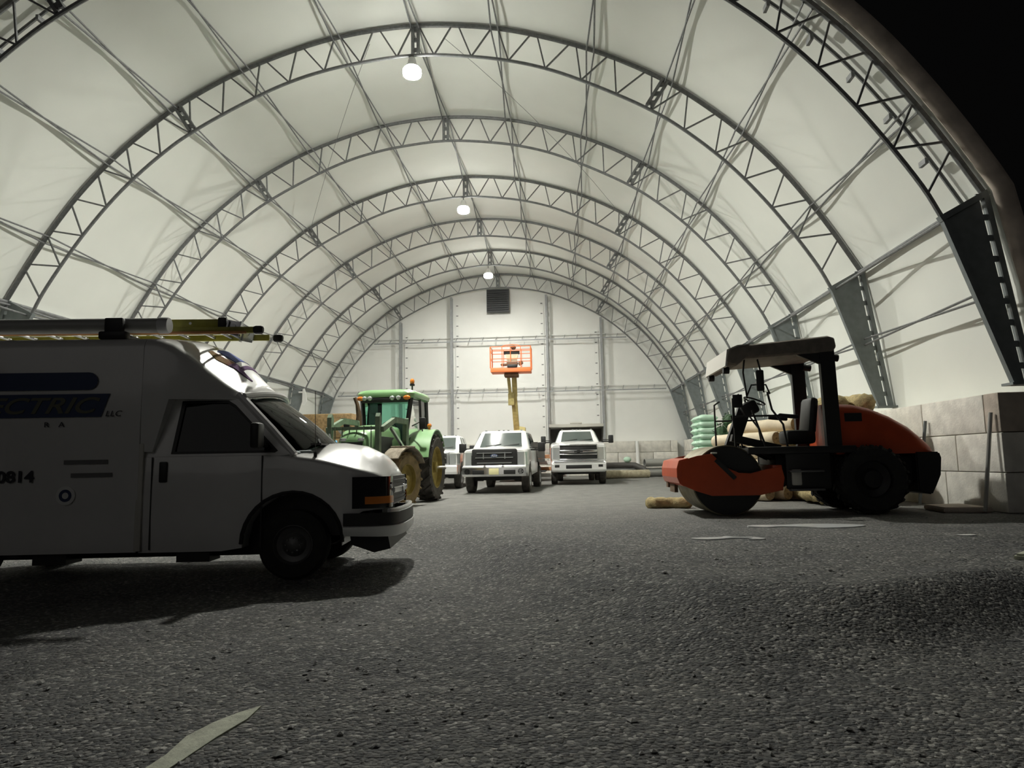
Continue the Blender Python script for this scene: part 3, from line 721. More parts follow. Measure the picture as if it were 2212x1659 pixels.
cap_patch([((-1.09, -0.44), (-1.09, 0.30)), ((-1.0, -0.42), (-1.0, 0.50)), ((-0.88, -0.40), (-0.88, 0.70))], 'blue_patch_graphic', 'blue_vinyl')
cap_patch([((-0.82, -0.42), (-0.82, 0.84)), ((-0.785, -0.42), (-0.785, 0.86))], 'purple_band_graphic', 'purple')
# windscreen, pillars, doors
def wsp(u, v, o=0.0):
    bx = lerp(-0.06, 0.27, 1 - u * u); by = 0.87 * u; bz = 1.36 + 0.12 * (1 - u * u)
    tx = lerp(-0.64, -0.49, 1 - u * u); ty = 0.77 * u; tz = 2.0 + 0.08 * (1 - u * u)
    return Vector((lerp(bx, tx, v) + 0.03 * math.sin(PI * v) + o, lerp(by, ty, v), lerp(bz, tz, v)))
rings = [[wsp(-1 + 2 * j / 10, i / 6) for j in range(11)] for i in range(7)]
rb = [[wsp(-1 + 2 * j / 10, i / 6, -0.006) for j in range(11)] for i in range(7)]
MB().loft([a_ + list(reversed(b_)) for a_, b_ in zip(rings, rb)]).build('windscreen', 'glass', van, smooth=60)
for sd in (-1, 1):
    MB().tube([(0.0, sd * 0.93, 1.34), (-0.25, sd * 0.90, 1.62), (-0.66, sd * 0.80, 2.03)], 0.045, 8).build('windscreen_pillar', 'van_white', van)
    outer = [(-1.60, 1.34), (-1.60, 2.03), (-0.72, 2.03), (-0.62, 1.97), (0.0, 1.36), (-0.1, 1.34)]
    inner = [(-1.30, 1.38), (-1.25, 1.95), (-0.76, 1.95), (-0.68, 1.90), (-0.19, 1.40), (-0.22, 1.38)]
    Y = lambda z, o: sd * (0.965 - max(0, z - 1.36) * 0.22 - o)
    r1 = []
    for (p, q) in zip(outer, inner): r1.append([(p[0], Y(p[1], 0), p[1]), (q[0], Y(q[1], 0), q[1]), (q[0], Y(q[1], 0.04), q[1]), (p[0], Y(p[1], 0.04), p[1])])
    MB().loft(r1 + [r1[0]], caps=False).build('door_frame', 'van_white', van, smooth=0)
    MB().loft([[(p[0], Y(p[1], 0.015), p[1]) for p in inner], [(p[0], Y(p[1], 0.025), p[1]) for p in inner]]).build('side_window', 'glass_dark', van, smooth=0)
    r2 = []
    for q in inner:
        c = Vector((-0.85, 1.66)); v = (Vector(q) - c); q2 = c + v * 0.94; q1 = c + v * 1.03
        r2.append([(q1.x, Y(q1.y, -0.006), q1.y), (q2.x, Y(q2.y, -0.006), q2.y), (q2.x, Y(q2.y, 0.02), q2.y), (q1.x, Y(q1.y, 0.02), q1.y)])
    MB().loft(r2 + [r2[0]], caps=False).build('window_seal', 'black', van, smooth=0)
    MB().box((-1.38, sd * 0.985, 1.18), (0.085, 0.03, 0.22), ch=0.012).build('door_handle', 'black', van)
    for x0 in (-1.50, -0.33): MB().box((x0, sd * 0.982, 0.85), (0.012, 0.012, 0.98)).build('door_seam', 'black', van, smooth=0)
    MB().box((-1.62, sd * 0.995, 0.92), (0.07, 0.03, 1.14), ch=0.01).build('corner_trim_strip', 'canopy_white', van)
    MB().box((-0.33, sd * 1.17, 1.55), (0.10, 0.20, 0.27), ch=0.03).bar((-0.30, sd * 0.95, 1.45), (-0.33, sd * 1.1, 1.5), 0.05, 0.05).build('wing_mirror', 'black', van)
MB().box((-0.38, 0, 1.31), (0.85, 1.7, 0.16), ch=0.05).box((0.0, 0, 1.36), (0.3, 1.55, 0.07), ch=0.02).build('dashboard', 'dash', van)
MB().box((-1.1, 0, 1.372), (1.0, 1.84, 0.012)).box((-1.60, 0, 1.7), (0.03, 1.84, 0.64)).build('cabin_lining', 'seat', van, smooth=0)
for yy in (-0.45, 0.45): MB().box((-1.15, yy, 1.50), (0.14, 0.5, 0.55), ry=R(-8), ch=0.05).box((-1.19, yy, 1.83), (0.10, 0.25, 0.17), ch=0.04).build('seat', 'seat', van)
sw = MB().tube([(-0.72 + 0.05 * math.cos(a), 0.45 + 0.19 * math.sin(a), 1.46 + 0.15 * math.cos(a)) for a in [2 * PI * k / 20 for k in range(21)]], 0.016, 6, False).bar((-0.72, 0.27, 1.46), (-0.72, 0.63, 1.46), 0.03); sw.build('steering_wheel', 'black', van)
MB().box((-0.62, -0.05, 1.93), (0.03, 0.24, 0.06), ch=0.01).build('rear_view_mirror', 'black', van)
for yy in (-0.45, 0.25): MB().tube([(0.2, yy - 0.1, 1.45), (0.1, yy + 0.15, 1.55), (0.02, yy + 0.42, 1.63)], 0.012, 5).build('wiper', 'black', van)
MB().box((0.17, 0, 1.465), (0.12, 1.35, 0.02)).build('cowl_grille', 'black', van)
MB().cyl((0.21, -0.86, 1.30), (0.21, -0.86, 1.37), 0.02, 8).tube([(0.21, -0.86, 1.36), (0.20, -0.86, 2.05)], 0.004, 5).build('aerial', 'black', van)
# front end
hp = [(0.64, -0.975), (0.77, -0.965), (0.88, -0.925), (0.955, -0.86), (1.00, -0.78), (1.015, -0.64)]
for sd in (-1, 1):
    P = hp if sd < 0 else [(x, -y) for x, y in reversed(hp)]
    path_strip(P, 0.75, 1.09, 0.02, 'headlight', 'lens_dark', van)
    P2 = hp[1:] if sd < 0 else [(x, -y) for x, y in reversed(hp[1:])]
    path_strip(P2, 0.795, 0.875, 0.027, 'turn_signal', 'amber', van)
    MB().cyl((0.97, sd * 0.72, 0.98), (1.035, sd * 0.72, 0.98), 0.05, 12).build('headlight_bulb', 'chrome', van)
gp_ = [(1.005, -0.62), (1.025, -0.3), (1.03, 0), (1.025, 0.3), (1.005, 0.62)]
path_strip(gp_, 0.78, 1.09, 0.02, 'grille', 'black', van)
path_strip(gp_, 0.90, 0.965, 0.05, 'grille_bar', 'white_paint', van, bevel=0.01)
for z in (0.82, 0.86, 1.0, 1.04): path_strip(gp_, z - 0.006, z + 0.006, 0.03, 'grille_slat', 'black', van)
MB().box((1.08, 0, 0.933), (0.02, 0.20, 0.06), ch=0.01).box((1.08, 0, 0.933), (0.022, 0.07, 0.10), ch=0.01).build('cross_emblem', 'alu', van)
bp_ = [(0.55, -0.975), (0.75, -0.99), (0.92, -0.965), (1.03, -0.89), (1.09, -0.74), (1.125, -0.4), (1.135, 0), (1.125, 0.4), (1.09, 0.74), (1.03, 0.89), (0.92, 0.965), (0.75, 0.99), (0.55, 0.975)]
rings = []
for i, p in enumerate(bp_):
    a = Vector(bp_[max(0, i - 1)]); b = Vector(bp_[min(len(bp_) - 1, i + 1)]); t = (b - a).normalized(); n = Vector((t.y, -t.x)); p = Vector(p)
    dz = 0.04 * abs(i - 6) / 6
    q = lambda o, z: (p.x + n.x * o, p.y + n.y * o, z)
    rings.append([q(-0.10, 0.44 + dz), q(0.0, 0.42 + dz), q(0.035, 0.47 + dz), q(0.04, 0.555), q(0.0, 0.57), q(-0.10, 0.57)])
MB().loft(rings).build('bumper', 'white_paint', van, smooth=50)
path_strip([(x - 0.0, y * 0.995) for x, y in bp_], 0.57, 0.70, 0.03, 'bumper_pad', 'black', van)
path_strip([(x - 0.03, y * 0.98) for x, y in bp_[3:-3]], 0.66, 0.74, 0.045, 'bumper_top', 'white_paint', van, bevel=0.008)
MB().prism([(0.55, 0.72), (0.78, 0.72), (1.0, 0.45), (1.03, 0.30), (0.85, 0.26), (0.6, 0.35)], -0.8, 0.8).build('air_dam', 'black', van, smooth=0)
MB().box((-1.9, 0, 0.36), (3.0, 1.5, 0.2)).build('chassis_rail', 'black', van, smooth=0)
for x in (-2.55, -1.05): MB().box((x, -0.8, 0.28), (0.35, 0.3, 0.12)).build('step_bracket', 'black', van, smooth=0)
# lettering on the near side
YS = -1.022
def side_poly(name, poly, mt_, y=-1.018, th=0.006): MB().prism(poly, y - th, y).build(name, mt_, van, smooth=0)
pill = [(-4.3, 2.27)] + [(-2.19 + 0.095 * math.cos(a), 2.175 + 0.095 * math.sin(a)) for a in [PI / 2 - PI * k / 8 for k in range(9)]] + [(-4.3, 2.08)]
side_poly('blue_pill_panel', pill, 'navy')
side_poly('name_panel', [(-4.6, 2.035), (-1.96, 2.035), (-2.045, 1.785), (-4.68, 1.785)], 'navy')
text_mesh('ELECTRIC', 0.24, 'lettering', 'text_light', van, (-2.12, -1.028, 1.83), (PI / 2, 0, 0), 0.35, 0.002, sx=1.42, bold=0.004)
text_mesh('LLC', 0.085, 'lettering', 'text_dark', van, (-1.83, -1.028, 1.79), (PI / 2, 0, 0), 0.25, 0.002, sx=1.2)
text_mesh('R', 0.08, 'lettering', 'text_dark', van, (-2.58, -1.028, 1.68), (PI / 2, 0, 0), 0, 0.002, sx=1.2)
text_mesh('A', 0.08, 'lettering', 'text_dark', van, (-2.42, -1.028, 1.68), (PI / 2, 0, 0), 0, 0.002, sx=1.2)
text_mesh('0814', 0.17, 'lettering', 'text_dark', van, (-2.71, -1.028, 1.10), (PI / 2, 0, 0), 0, 0.002, sx=1.15, bold=0.004)
side_poly('small_print_line', [(-2.41, 1.28), (-1.95, 1.28), (-1.95, 1.325), (-2.41, 1.325)], 'rim_dark')
side_poly('small_print_line', [(-2.33, 1.14), (-1.90, 1.14), (-1.90, 1.185), (-2.33, 1.185)], 'rim_dark')
MB().lathe([(0.001, 0), (0.10, 0), (0.10, -0.006), (0.001, -0.006)], (-2.375, -1.018, 0.95), 'Y', 24).build('round_badge', 'sign_white', van)
MB().lathe([(0.035, 0), (0.065, 0), (0.065, -0.004), (0.035, -0.004)], (-2.375, -1.025, 0.95), 'Y', 24, True).build('badge_ring', 'navy', van)
# rack
for x in (-2.03, -4.2):
    rk = MB()
    for sd in (-1, 1): rk.box((x, sd * 0.86, 2.70), (0.30, 0.12, 0.09), ch=0.02).box((x, sd * 0.86, 2.80), (0.20, 0.07, 0.20), ch=0.015)
    rk.box((x, 0, 2.735), (0.07, 1.75, 0.04)); rk.build('roof_rack', 'black', van)
vm = van.matrix_basis if False else Matrix.Translation((-2.99, 8.39, -0.27)) @ Matrix.Rotation(R(6), 4, 'Z')
def on_van(name, loc): o = empty(name, vm @ Vector(loc), R(6)); return o
ct = on_van('conduit_tube', (-3.2, -0.72, 2.84))
MB().lathe([(0.078, -1.7), (0.085, -1.7), (0.085, 1.65), (0.078, 1.65)], (0, 0, 0), 'X', 24, True).build('tube', 'pvc', ct)
MB().lathe([(0.001, 1.71), (0.085, 1.71), (0.094, 1.69), (0.094, 1.60), (0.086, 1.60)], (0, 0, 0), 'X', 24).build('end_cap', 'pvc_cap', ct)
tag(ct, 'fat grey plastic conduit tube with a pale cap on the van roof rack', 'pipe')
ld = on_van('extension_ladder', (-2.72, -0.15, 2.84))
def rail(x0, x1, y, z, h=0.085, mt_='fiberglass', nm='side_rail'):
    MB().box(((x0 + x1) / 2, y, z), (x1 - x0, 0.035, h), ch=0.006).build(nm, mt_, ld)
for y in (-0.22, 0.22): rail(-2.6, 1.72, y, 0.09, 0.10)
for y in (-0.26, 0.26): rail(-2.6, 2.10, y, 0.0, 0.075)
rail(-2.6, 2.0, -0.30, -0.035, 0.03, 'fiber_orange', 'lower_flange')
for k in range(14): MB().cyl((-2.4 + 0.31 * k, -0.24, 0.09 if k < 13 else 0.0), (-2.4 + 0.31 * k, 0.24, 0.09 if k < 13 else 0.0), 0.017, 8).build('rung', 'alu', ld)
for k in range(14): MB().cyl((-2.3 + 0.31 * k, -0.26, 0.0), (-2.3 + 0.31 * k, 0.26, 0.0), 0.017, 8).build('rung', 'alu', ld)
for y in (-0.24, 0.24):
    MB().box((1.70, y, 0.09), (0.10, 0.06, 0.13), ch=0.015).build('rail_cap', 'black', ld)
    bk = MB().box((1.83, y, 0.03), (0.16, 0.012, 0.17), ry=R(12), ch=0.004).box((1.76, y, 0.03), (0.02, 0.06, 0.17), ry=R(12)).box((1.91, y, 0.03), (0.02, 0.06, 0.15), ry=R(12)).cyl((1.83, y - 0.02, 0.05), (1.83, y + 0.02, 0.05), 0.03, 10)
    bk.build('shoe_bracket', 'alu', ld)
MB().box((2.13, -0.26, 0.0), (0.13, 0.08, 0.10), ch=0.035).build('rubber_foot', 'black', ld)
MB().box((2.21, 0.26, -0.01), (0.13, 0.08, 0.10), ch=0.035).build('rubber_foot', 'black', ld)
tag(ld, 'yellow fiberglass extension ladder lying on the van roof rack', 'ladder')

# ------------------------------------------------------------ tractor with loader
tr = empty('farm_tractor', (-4.28, 18.0, 0.0), R(-94)); tag(tr, 'green farm tractor with front loader and muddy yellow wheels parked beside the van', 'tractor')
def ag_wheel(x, y, r, wd, side, rim_r, nm='wheel', steer=0.0, tyre='rubber_dusty', lugs=20, rimm='jd_yellow'):
    t = empty(nm, (x, y, r), steer); t.parent = tr; h = wd / 2
    MB().lathe([(rim_r, -h * 0.8), (r * 0.86, -h), (r * 0.94, -h * 0.85), (r * 0.95, 0), (r * 0.94, h * 0.85), (r * 0.86, h), (rim_r, h * 0.8)], (0, 0, 0), 'Y', 36, True).build('tyre', tyre, t)
    lb = MB()
    for k in range(lugs):
        for sd in (-1, 1):
            a = 2 * PI * (k + (0.5 if sd > 0 else 0)) / lugs; a2 = a + 0.22
            p = Vector((math.cos(a) * r * 0.965, 0.0, math.sin(a) * r * 0.965)); q = Vector((math.cos(a2) * r * 0.95, sd * h * 0.98, math.sin(a2) * r * 0.95))
            lb.bar(p, q, 0.05 if r > 0.7 else 0.04, 0.06, up=(math.cos(a), 0, math.sin(a)))
    lb.build('tread_lugs', tyre, t, smooth=0)
    o = side * h
    MB().lathe([(rim_r * 1.03, o * 0.85), (rim_r * 0.97, o * 0.9), (rim_r * 0.93, o * 0.4), (rim_r * 0.6, o * 0.1), (rim_r * 0.4, o * 0.3), (rim_r * 0.28, o * 0.35), (rim_r * 0.25, o * 0.8), (0.001, o * 0.85)], (0, 0, 0), 'Y', 32).build('rim', rimm, t)
    MB().lathe([(rim_r * 1.03, -o * 0.85), (rim_r * 0.9, -o * 0.7), (rim_r * 0.5, -o * 0.2), (0.001, -o * 0.2)], (0, 0, 0), 'Y', 32).build('rim', rimm, t)
    return t
for sd in (-1, 1):
    w_ = ag_wheel(0, sd * 0.93, 0.86, 0.46, sd, 0.52)
    MB().cyl((0, sd * 0.15, 0), (0, sd * 0.42, 0), 0.03, 8).build('hub_bolt', 'sign_white', w_)
    f_ = ag_wheel(2.45, sd * 0.93, 0.61, 0.36, sd, 0.34, steer=R(-14), tyre='rubber_mud', lugs=18)
    # mud caked front fender
    f = empty('front_fender', (2.45, sd * 0.95, 0.61), R(-14)); f.parent = tr
    rings = []
    for k in range(8):
        a = R(40 + 110 * k / 7); r_ = 0.70
        rings.append([(r_ * math.cos(a), -0.21, r_ * math.sin(a)), (r_ * math.cos(a), 0.21, r_ * math.sin(a)), ((r_ + 0.03) * math.cos(a), 0.21, (r_ + 0.03) * math.sin(a)), ((r_ + 0.03) * math.cos(a), -0.21, (r_ + 0.03) * math.sin(a))])
    MB().loft(rings).build('shell', 'mud', f); MB().box((0.0, 0, 0.72), (0.36, 0.44, 0.05), ch=0.015).build('mud_cake', 'mud', f)
    # rear fender
    rings = []
    for k in range(12):
        a = R(15 + 130 * k / 11); r_ = 0.94; w0, w1 = sd * 0.60, sd * 1.14
        rings.append([(r_ * math.cos(a), w0, r_ * math.sin(a)), (r_ * math.cos(a), w1, r_ * math.sin(a)), ((r_ + 0.035) * math.cos(a), w1, (r_ + 0.035) * math.sin(a)), ((r_ + 0.05) * math.cos(a), w0, (r_ + 0.05) * math.sin(a))])
    MB().loft(rings).tf(Matrix.Translation((0, 0, 0.86))).build('rear_fender', 'jd_light', tr)
    MB().prism([(0.94 * math.cos(a), 0.86 + 0.94 * math.sin(a)) for a in [R(10 + 140 * k / 10) for k in range(11)]] + [(-0.5, 1.0), (0.5, 1.0)], sd * 0.60, sd * 0.64).build('fender_side', 'jd_light', tr, smooth=0)
    MB().cyl((0.1, sd * 0.95, 1.83), (0.1, sd * 0.95, 1.88), 0.03, 8).sph((0.1, sd * 0.95, 1.93), 0.06, 10).build('fender_lamp', 'amber', tr)
MB().cyl((0, -0.95, 0.86), (0, 0.95, 0.86), 0.12, 12).box((0.5, 0, 0.95), (2.0, 0.5, 0.5), ch=0.05).box((2.1, 0, 0.9), (1.4, 0.42, 0.35), ch=0.05).build('transmission', 'jd_dusty', tr)
MB().cyl((2.45, -0.95, 0.62), (2.45, 0.95, 0.62), 0.08, 12).build('front_axle', 'jd_dusty', tr)
# hood
rings = []
for x, w_, zb, zt in ((0.85, 0.40, 1.15, 1.88), (1.4, 0.40, 1.12, 1.87), (2.2, 0.38, 1.08, 1.82), (2.8, 0.36, 1.05, 1.72), (3.05, 0.33, 1.05, 1.58), (3.12, 0.30, 1.08, 1.45)):
    rings.append(sec(x, w_, zb, zt, 0.14, 0.04))
MB().loft(rings).build('hood', 'jd_light', tr, smooth=50)
MB().box((3.10, 0, 1.28), (0.06, 0.50, 0.34), ch=0.02).build('radiator_grille', 'black', tr)
for sd in (-1, 1):
    MB().box((1.9, sd * 0.402, 1.40), (1.7, 0.015, 0.38), ch=0.004).build('side_grille', 'black', tr)
    MB().box((3.09, sd * 0.2, 1.5), (0.08, 0.14, 0.07), ch=0.02).build('headlight', 'lens', tr)
# cab: base, pillars, glass, roof
MB().box((0.1, 0, 1.25), (1.5, 1.15, 0.45), ch=0.05).build('cab_base', 'jd_dusty', tr)
cb = {'fb': (0.86, 0.50, 1.35), 'ft': (0.72, 0.64, 2.62), 'mb': (0.15, 0.74, 1.45), 'mt': (0.10, 0.69, 2.62), 'rb': (-0.72, 0.66, 1.6), 'rt': (-0.68, 0.64, 2.62)}
for sd in (-1, 1):
    g_ = lambda k: Vector((cb[k][0], cb[k][1] * sd, cb[k][2]))
    for a_, b_, w_ in (('fb', 'ft', 0.085), ('mb', 'mt', 0.05), ('rb', 'rt', 0.09)): MB().bar(g_(a_), g_(b_), w_, w_).build('cab_pillar', 'black', tr, smooth=0)
    for q in (('fb', 'ft', 'mt', 'mb'), ('mb', 'mt', 'rt', 'rb')):
        p = [g_(k) for k in q]; o = Vector((0, sd * 0.008, 0)); MB().loft([p, [v + o for v in p]]).build('side_glass', 'glass', tr, smooth=0)
    MB().tube([(0.7, sd * 0.66, 1.9), (0.9, sd * 0.95, 2.0), (0.9, sd * 0.98, 1.75)], 0.015, 6).box((0.9, sd * 0.98, 1.95), (0.05, 0.16, 0.28), ch=0.02).build('cab_mirror', 'black', tr)
for nm, q in (('windscreen', ('fb', 'ft')), ('rear_glass', ('rb', 'rt'))):
    p = [Vector((cb[q[0]][0], -cb[q[0]][1], cb[q[0]][2])), Vector((cb[q[0]][0], cb[q[0]][1], cb[q[0]][2])), Vector((cb[q[1]][0], cb[q[1]][1], cb[q[1]][2])), Vector((cb[q[1]][0], -cb[q[1]][1], cb[q[1]][2]))]
    MB().loft([p, [v + Vector((0.008, 0, 0)) for v in p]]).build(nm, 'glass', tr, smooth=0)
rr_ = []
for z, e in ((2.60, 0.0), (2.63, 0.06), (2.72, 0.08), (2.80, 0.02), (2.83, -0.08)):
    xf, xb, w_ = 0.86 + e, -0.80 - e, 0.68 + e; ring = []
    for (cx, cy, a0) in ((xf - 0.2, w_ - 0.2, 0), (xb + 0.2, w_ - 0.2, 90), (xb + 0.2, -w_ + 0.2, 180), (xf - 0.2, -w_ + 0.2, 270)):
        for k in range(4): a = R(a0 + 30 * k); ring.append((cx + 0.2 * math.cos(a), cy + 0.2 * math.sin(a), z))
    rr_.append(ring)
MB().loft(rr_).build('cab_roof', 'jd_light', tr, smooth=50)
MB().box((0.88, 0, 2.56), (0.10, 1.22, 0.13), ch=0.02).build('roof_visor', 'black', tr)
for y, mt_ in ((-0.60, 'amber'), (0.60, 'amber'), (-0.36, 'lens'), (0.22, 'lens'), (0.38, 'lens'), (-0.50, 'lens')):
    MB().sph((0.96, y, 2.60), 0.065, 10, (0.7, 1.5 if mt_ == 'amber' else 1, 0.9)).build('roof_lamp', mt_, tr)
bx_ = MB().cyl((0.3, 0.55, 2.8), (0.3, 0.55, 2.98), 0.02, 8).lathe([(0.001, 0.0), (0.065, 0.0), (0.065, 0.05), (0.001, 0.05)], (0.3, 0.55, 2.96), 'Z', 16); bx_.build('beacon_stem', 'black', tr)
MB().sph((0.3, 0.55, 3.07), 0.062, 12, (1, 1, 1.35)).build('beacon', 'amber', tr)
MB().box((-0.15, 0, 1.75), (0.15, 0.5, 0.75), ry=R(-6), ch=0.05).box((0.1, 0, 1.5), (0.5, 0.5, 0.12), ch=0.04).build('seat', 'seat', tr)
MB().tube([(0.50 + 0.08 * math.cos(a), 0.20 * math.sin(a), 1.86 + 0.17 * math.cos(a)) for a in [2 * PI * k / 18 for k in range(19)]], 0.015, 6, False).bar((0.7, 0, 1.4), (0.52, 0, 1.84), 0.06).build('steering_wheel', 'black', tr)
MB().tube([(1.05, -0.62, 1.3), (1.05, -0.62, 1.9), (1.05, -0.60, 2.15), (1.07, -0.64, 2.45), (1.10, -0.70, 2.62)], 0.055, 10, rs=[0.07, 0.09, 0.07, 0.05, 0.045]).build('exhaust_stack', 'rust', tr)
# loader
for sd in (-1, 1):
    MB().prism([(0.95, 0.8), (1.25, 0.8), (1.18, 2.0), (1.0, 2.08)], sd * 0.56, sd * 0.66).build('loader_mast', 'jd_dusty', tr, smooth=0)
    MB().bar((1.08, sd * 0.62, 1.98), (2.1, sd * 0.62, 1.98), 0.09, 0.13).bar((2.05, sd * 0.62, 1.98), (2.95, sd * 0.62, 1.72), 0.09, 0.12).build('loader_arm', 'jd_dusty', tr, smooth=0)
    MB().bar((1.2, sd * 0.62, 1.3), (2.3, sd * 0.62, 1.78), 0.06, 0.06).build('lift_cylinder', 'alu', tr, smooth=0)
    MB().prism([(2.92, 1.15), (3.06, 1.15), (3.04, 2.0), (2.98, 2.08), (2.90, 1.98)], sd * 0.50, sd * 0.60).build('carrier_post', 'jd_dusty', tr, smooth=0)
MB().box((2.98, 0, 1.75), (0.07, 1.1, 0.07)).box((2.98, 0, 1.28), (0.07, 1.1, 0.07)).build('carrier_crossbar', 'jd_dusty', tr, smooth=0)
for k in range(6): MB().cyl((3.03, -0.42 + k * 0.165, 1.05), (3.03, -0.42 + k * 0.165, 1.80), 0.013, 6).build('guard_bar', 'jd_dusty', tr)
hs = MB()
for k in range(5): hs.tube([(1.15, 0.50 + 0.03 * k, 1.5), (1.35 + 0.05 * k, 0.62, 1.2 + 0.05 * k), (1.1, 0.66, 0.95)], 0.016, 6)
hs.build('hydraulic_hoses', 'black', tr)
MB().box((0.75, 0.70, 1.02), (0.5, 0.30, 0.55), ch=0.04).build('fuel_tank', 'black', tr)

# ------------------------------------------------------------ trucks
def truck(loc, rz, p, label, cat='truck', name='pickup_truck'):
    t = empty(name, loc, rz); tag(t, label, cat)
    ww = p['w'] / 2; zt0, zt1 = p['nose'], p['cowl']; ax = p['axle']; r = p['r']; wx = p['wsx']; L_ = p['L']; cabe = p['cab']
    cols = [(-L_, 0.72)] + ([(-L_ + 0.1, 0.6)] if p['bed'] else []) 
    if p['bed']: cols += arch_cols(p['rax'], r + 0.1, r + 0.02, 0.55)
    else: cols = [(-cabe, 0.6)]
    cols += [(x, z) for x, z in arch_cols(ax, r + 0.13, r + 0.04, 0.52)] + [(-0.25, 0.62), (-0.14, 0.66), (-0.06, 0.72)]
    cols = sorted(cols)
    zt = lambda x: interp([-L_, -cabe - 0.02, -cabe, wx, wx + 0.15, -0.35, -0.06], [p.get('bedz', 1.4), p.get('bedz', 1.4), zt1, zt1, zt1 - 0.01, zt0 + 0.03, zt0 - 0.02], x)
    wd = lambda x: interp([-L_, wx - 0.4, wx, ax - 0.4, ax, -0.3, -0.06], [ww - 0.03, ww - 0.03, ww - 0.05, ww - 0.02, ww, ww - 0.015, ww - 0.08], x)
    MB().loft([sec(x, wd(x), zb, zt(x), 0.09, 0.06 if x > wx else 0.0) for x, zb in cols]).build('body', 'white_paint', t, smooth=45)
    MB().box((-cabe / 2 - 0.4, 0, 0.62), (cabe - 0.8, ww * 1.5, 0.45)).box((-L_ / 2 - 1.2, 0, 0.62), (L_ - 2.6, 0.9, 0.3)).build('underbody', 'black', t, smooth=0)
    # cab greenhouse
    zr = p['roof']; rings = []
    for k, (z, xf, xr, w_) in enumerate(((zt1 - 0.05, wx + 0.02, -cabe, ww - p['cbt'] + 0.02), (zt1 + 0.02, wx, -cabe, ww - p['cbt']), (zr - 0.10, wx - p['rake'], -cabe + 0.12, ww - p['ct']), (zr - 0.03, wx - p['rake'] - 0.10, -cabe + 0.2, ww - p['ct'] - 0.03), (zr, wx - p['rake'] - 0.24, -cabe + 0.35, ww - p['ct'] - 0.12))):
        ring = []; c = 0.10
        for (cx, cy, a0) in ((xf - c, w_ - c, 0), (xr + c, w_ - c, 90), (xr + c, -w_ + c, 180), (xf - c, -w_ + c, 270)):
            for q in range(4): a = R(a0 + 30 * q); ring.append((cx + c * math.cos(a), cy + c * math.sin(a), z))
        rings.append(ring)
    MB().loft(rings).build('cab', 'white_paint', t, smooth=50)
    # glass
    z0, z1 = zt1 + 0.03, zr - 0.085
    def wq(u, v, o): return (lerp(wx, wx - p['rake'], v) + o - 0.015 * abs(u) ** 3 * 4, u * lerp(ww - p['cbt'] - 0.06, ww - p['ct'] - 0.05, v), lerp(z0, z1, v))
    a_ = [[wq(-1 + 2 * j / 8, v, 0.02) for j in range(9)] for v in (0, 1)]; b_ = [[wq(-1 + 2 * j / 8, v, -0.02) for j in range(9)] for v in (0, 1)]
    MB().loft([x + list(reversed(y)) for x, y in zip(a_, b_)]).build('windscreen', 'dark_glass', t)
    for sd in (-1, 1):
        ys = lambda v: sd * (lerp(ww - p['cbt'] + 0.005, ww - p['ct'] + 0.005, v) + 0.01)
        xs0 = wx - 0.28; quads = [(xs0, xs0 - 0.95 + 0.2)] if cabe < 3.2 else [(xs0, xs0 - 0.85), (xs0 - 0.95, -cabe + 0.2)]
        for i, (xa, xb) in enumerate(quads):
            poly = [(xa, z0), (xa - (p['rake'] - 0.15 if i == 0 else 0.05), z1), (xb + 0.05, z1), (xb, z0)]
            ring = [[(x, ys((z - z0) / (z1 - z0)) + o * sd, z) for x, z in poly] for o in (-0.02, 0.012)]
            MB().loft(ring).build('side_window', 'dark_glass', t, smooth=0)
        MB().box((wx - 0.25, sd * (ww + 0.30), zt1 + p['mz']), (0.10, p['mw'], p['mh']), ch=0.03).build('mirror', 'black', t)
        MB().bar((wx - 0.25, sd * (ww - 0.08), zt1 + p['mz'] - p['mh'] * 0.3), (wx - 0.25, sd * (ww + 0.3), zt1 + p['mz'] - p['mh'] * 0.3), 0.05, 0.05).bar((wx - 0.25, sd * (ww - 0.08), zt1 + p['mz'] - p['mh'] * 0.08), (wx - 0.25, sd * (ww + 0.3), zt1 + p['mz'] - p['mh'] * 0.08), 0.03, 0.03).build('mirror_arm', 'black', t, smooth=0)
        wheel('wheel', t, ax, sd * (ww - 0.13), r, 0.26, sd, r * 0.52, 'rubber_dusty', 'alu')
        if p.get('dual'): 
            for dy in (0.13, 0.42): wheel('wheel', t, p['rax'], sd * (ww + 0.05 - dy), r, 0.24, sd, r * 0.52, 'rubber_dusty', 'alu')
        else: wheel('wheel', t, p['rax'], sd * (ww - 0.14), r, 0.26, sd, r * 0.52, 'rubber_dusty', 'alu')
        wt_ = ww - 0.04
        hp_ = [(-0.42, -wt_ - 0.03), (-0.16, -wt_ + 0.0), (-0.05, -wt_ + 0.09), (-0.02, -p['gw'] / 2 - 0.01)]
        if sd > 0: hp_ = [(x, -y) for x, y in reversed(hp_)]
        path_strip(hp_, p['hl'][0], p['hl'][1], 0.025, 'headlight', 'lens', t)
    for k in range(5): MB().box((wx - p['rake'] - 0.22, (k - 2) * 0.3 if abs(k - 2) == 2 else (k - 2) * 0.16, zr + 0.0), (0.12, 0.07, 0.045), ch=0.01).build('roof_marker_lamp', 'lens', t)
    MB().tube([(wx + 0.05, -0.5, zt1 + 0.06), (wx - 0.1, 0.0, zt1 + 0.13)], 0.012, 5).tube([(wx + 0.05, 0.1, zt1 + 0.06), (wx - 0.1, 0.6, zt1 + 0.13)], 0.012, 5).build('wiper', 'black', t)
    return t
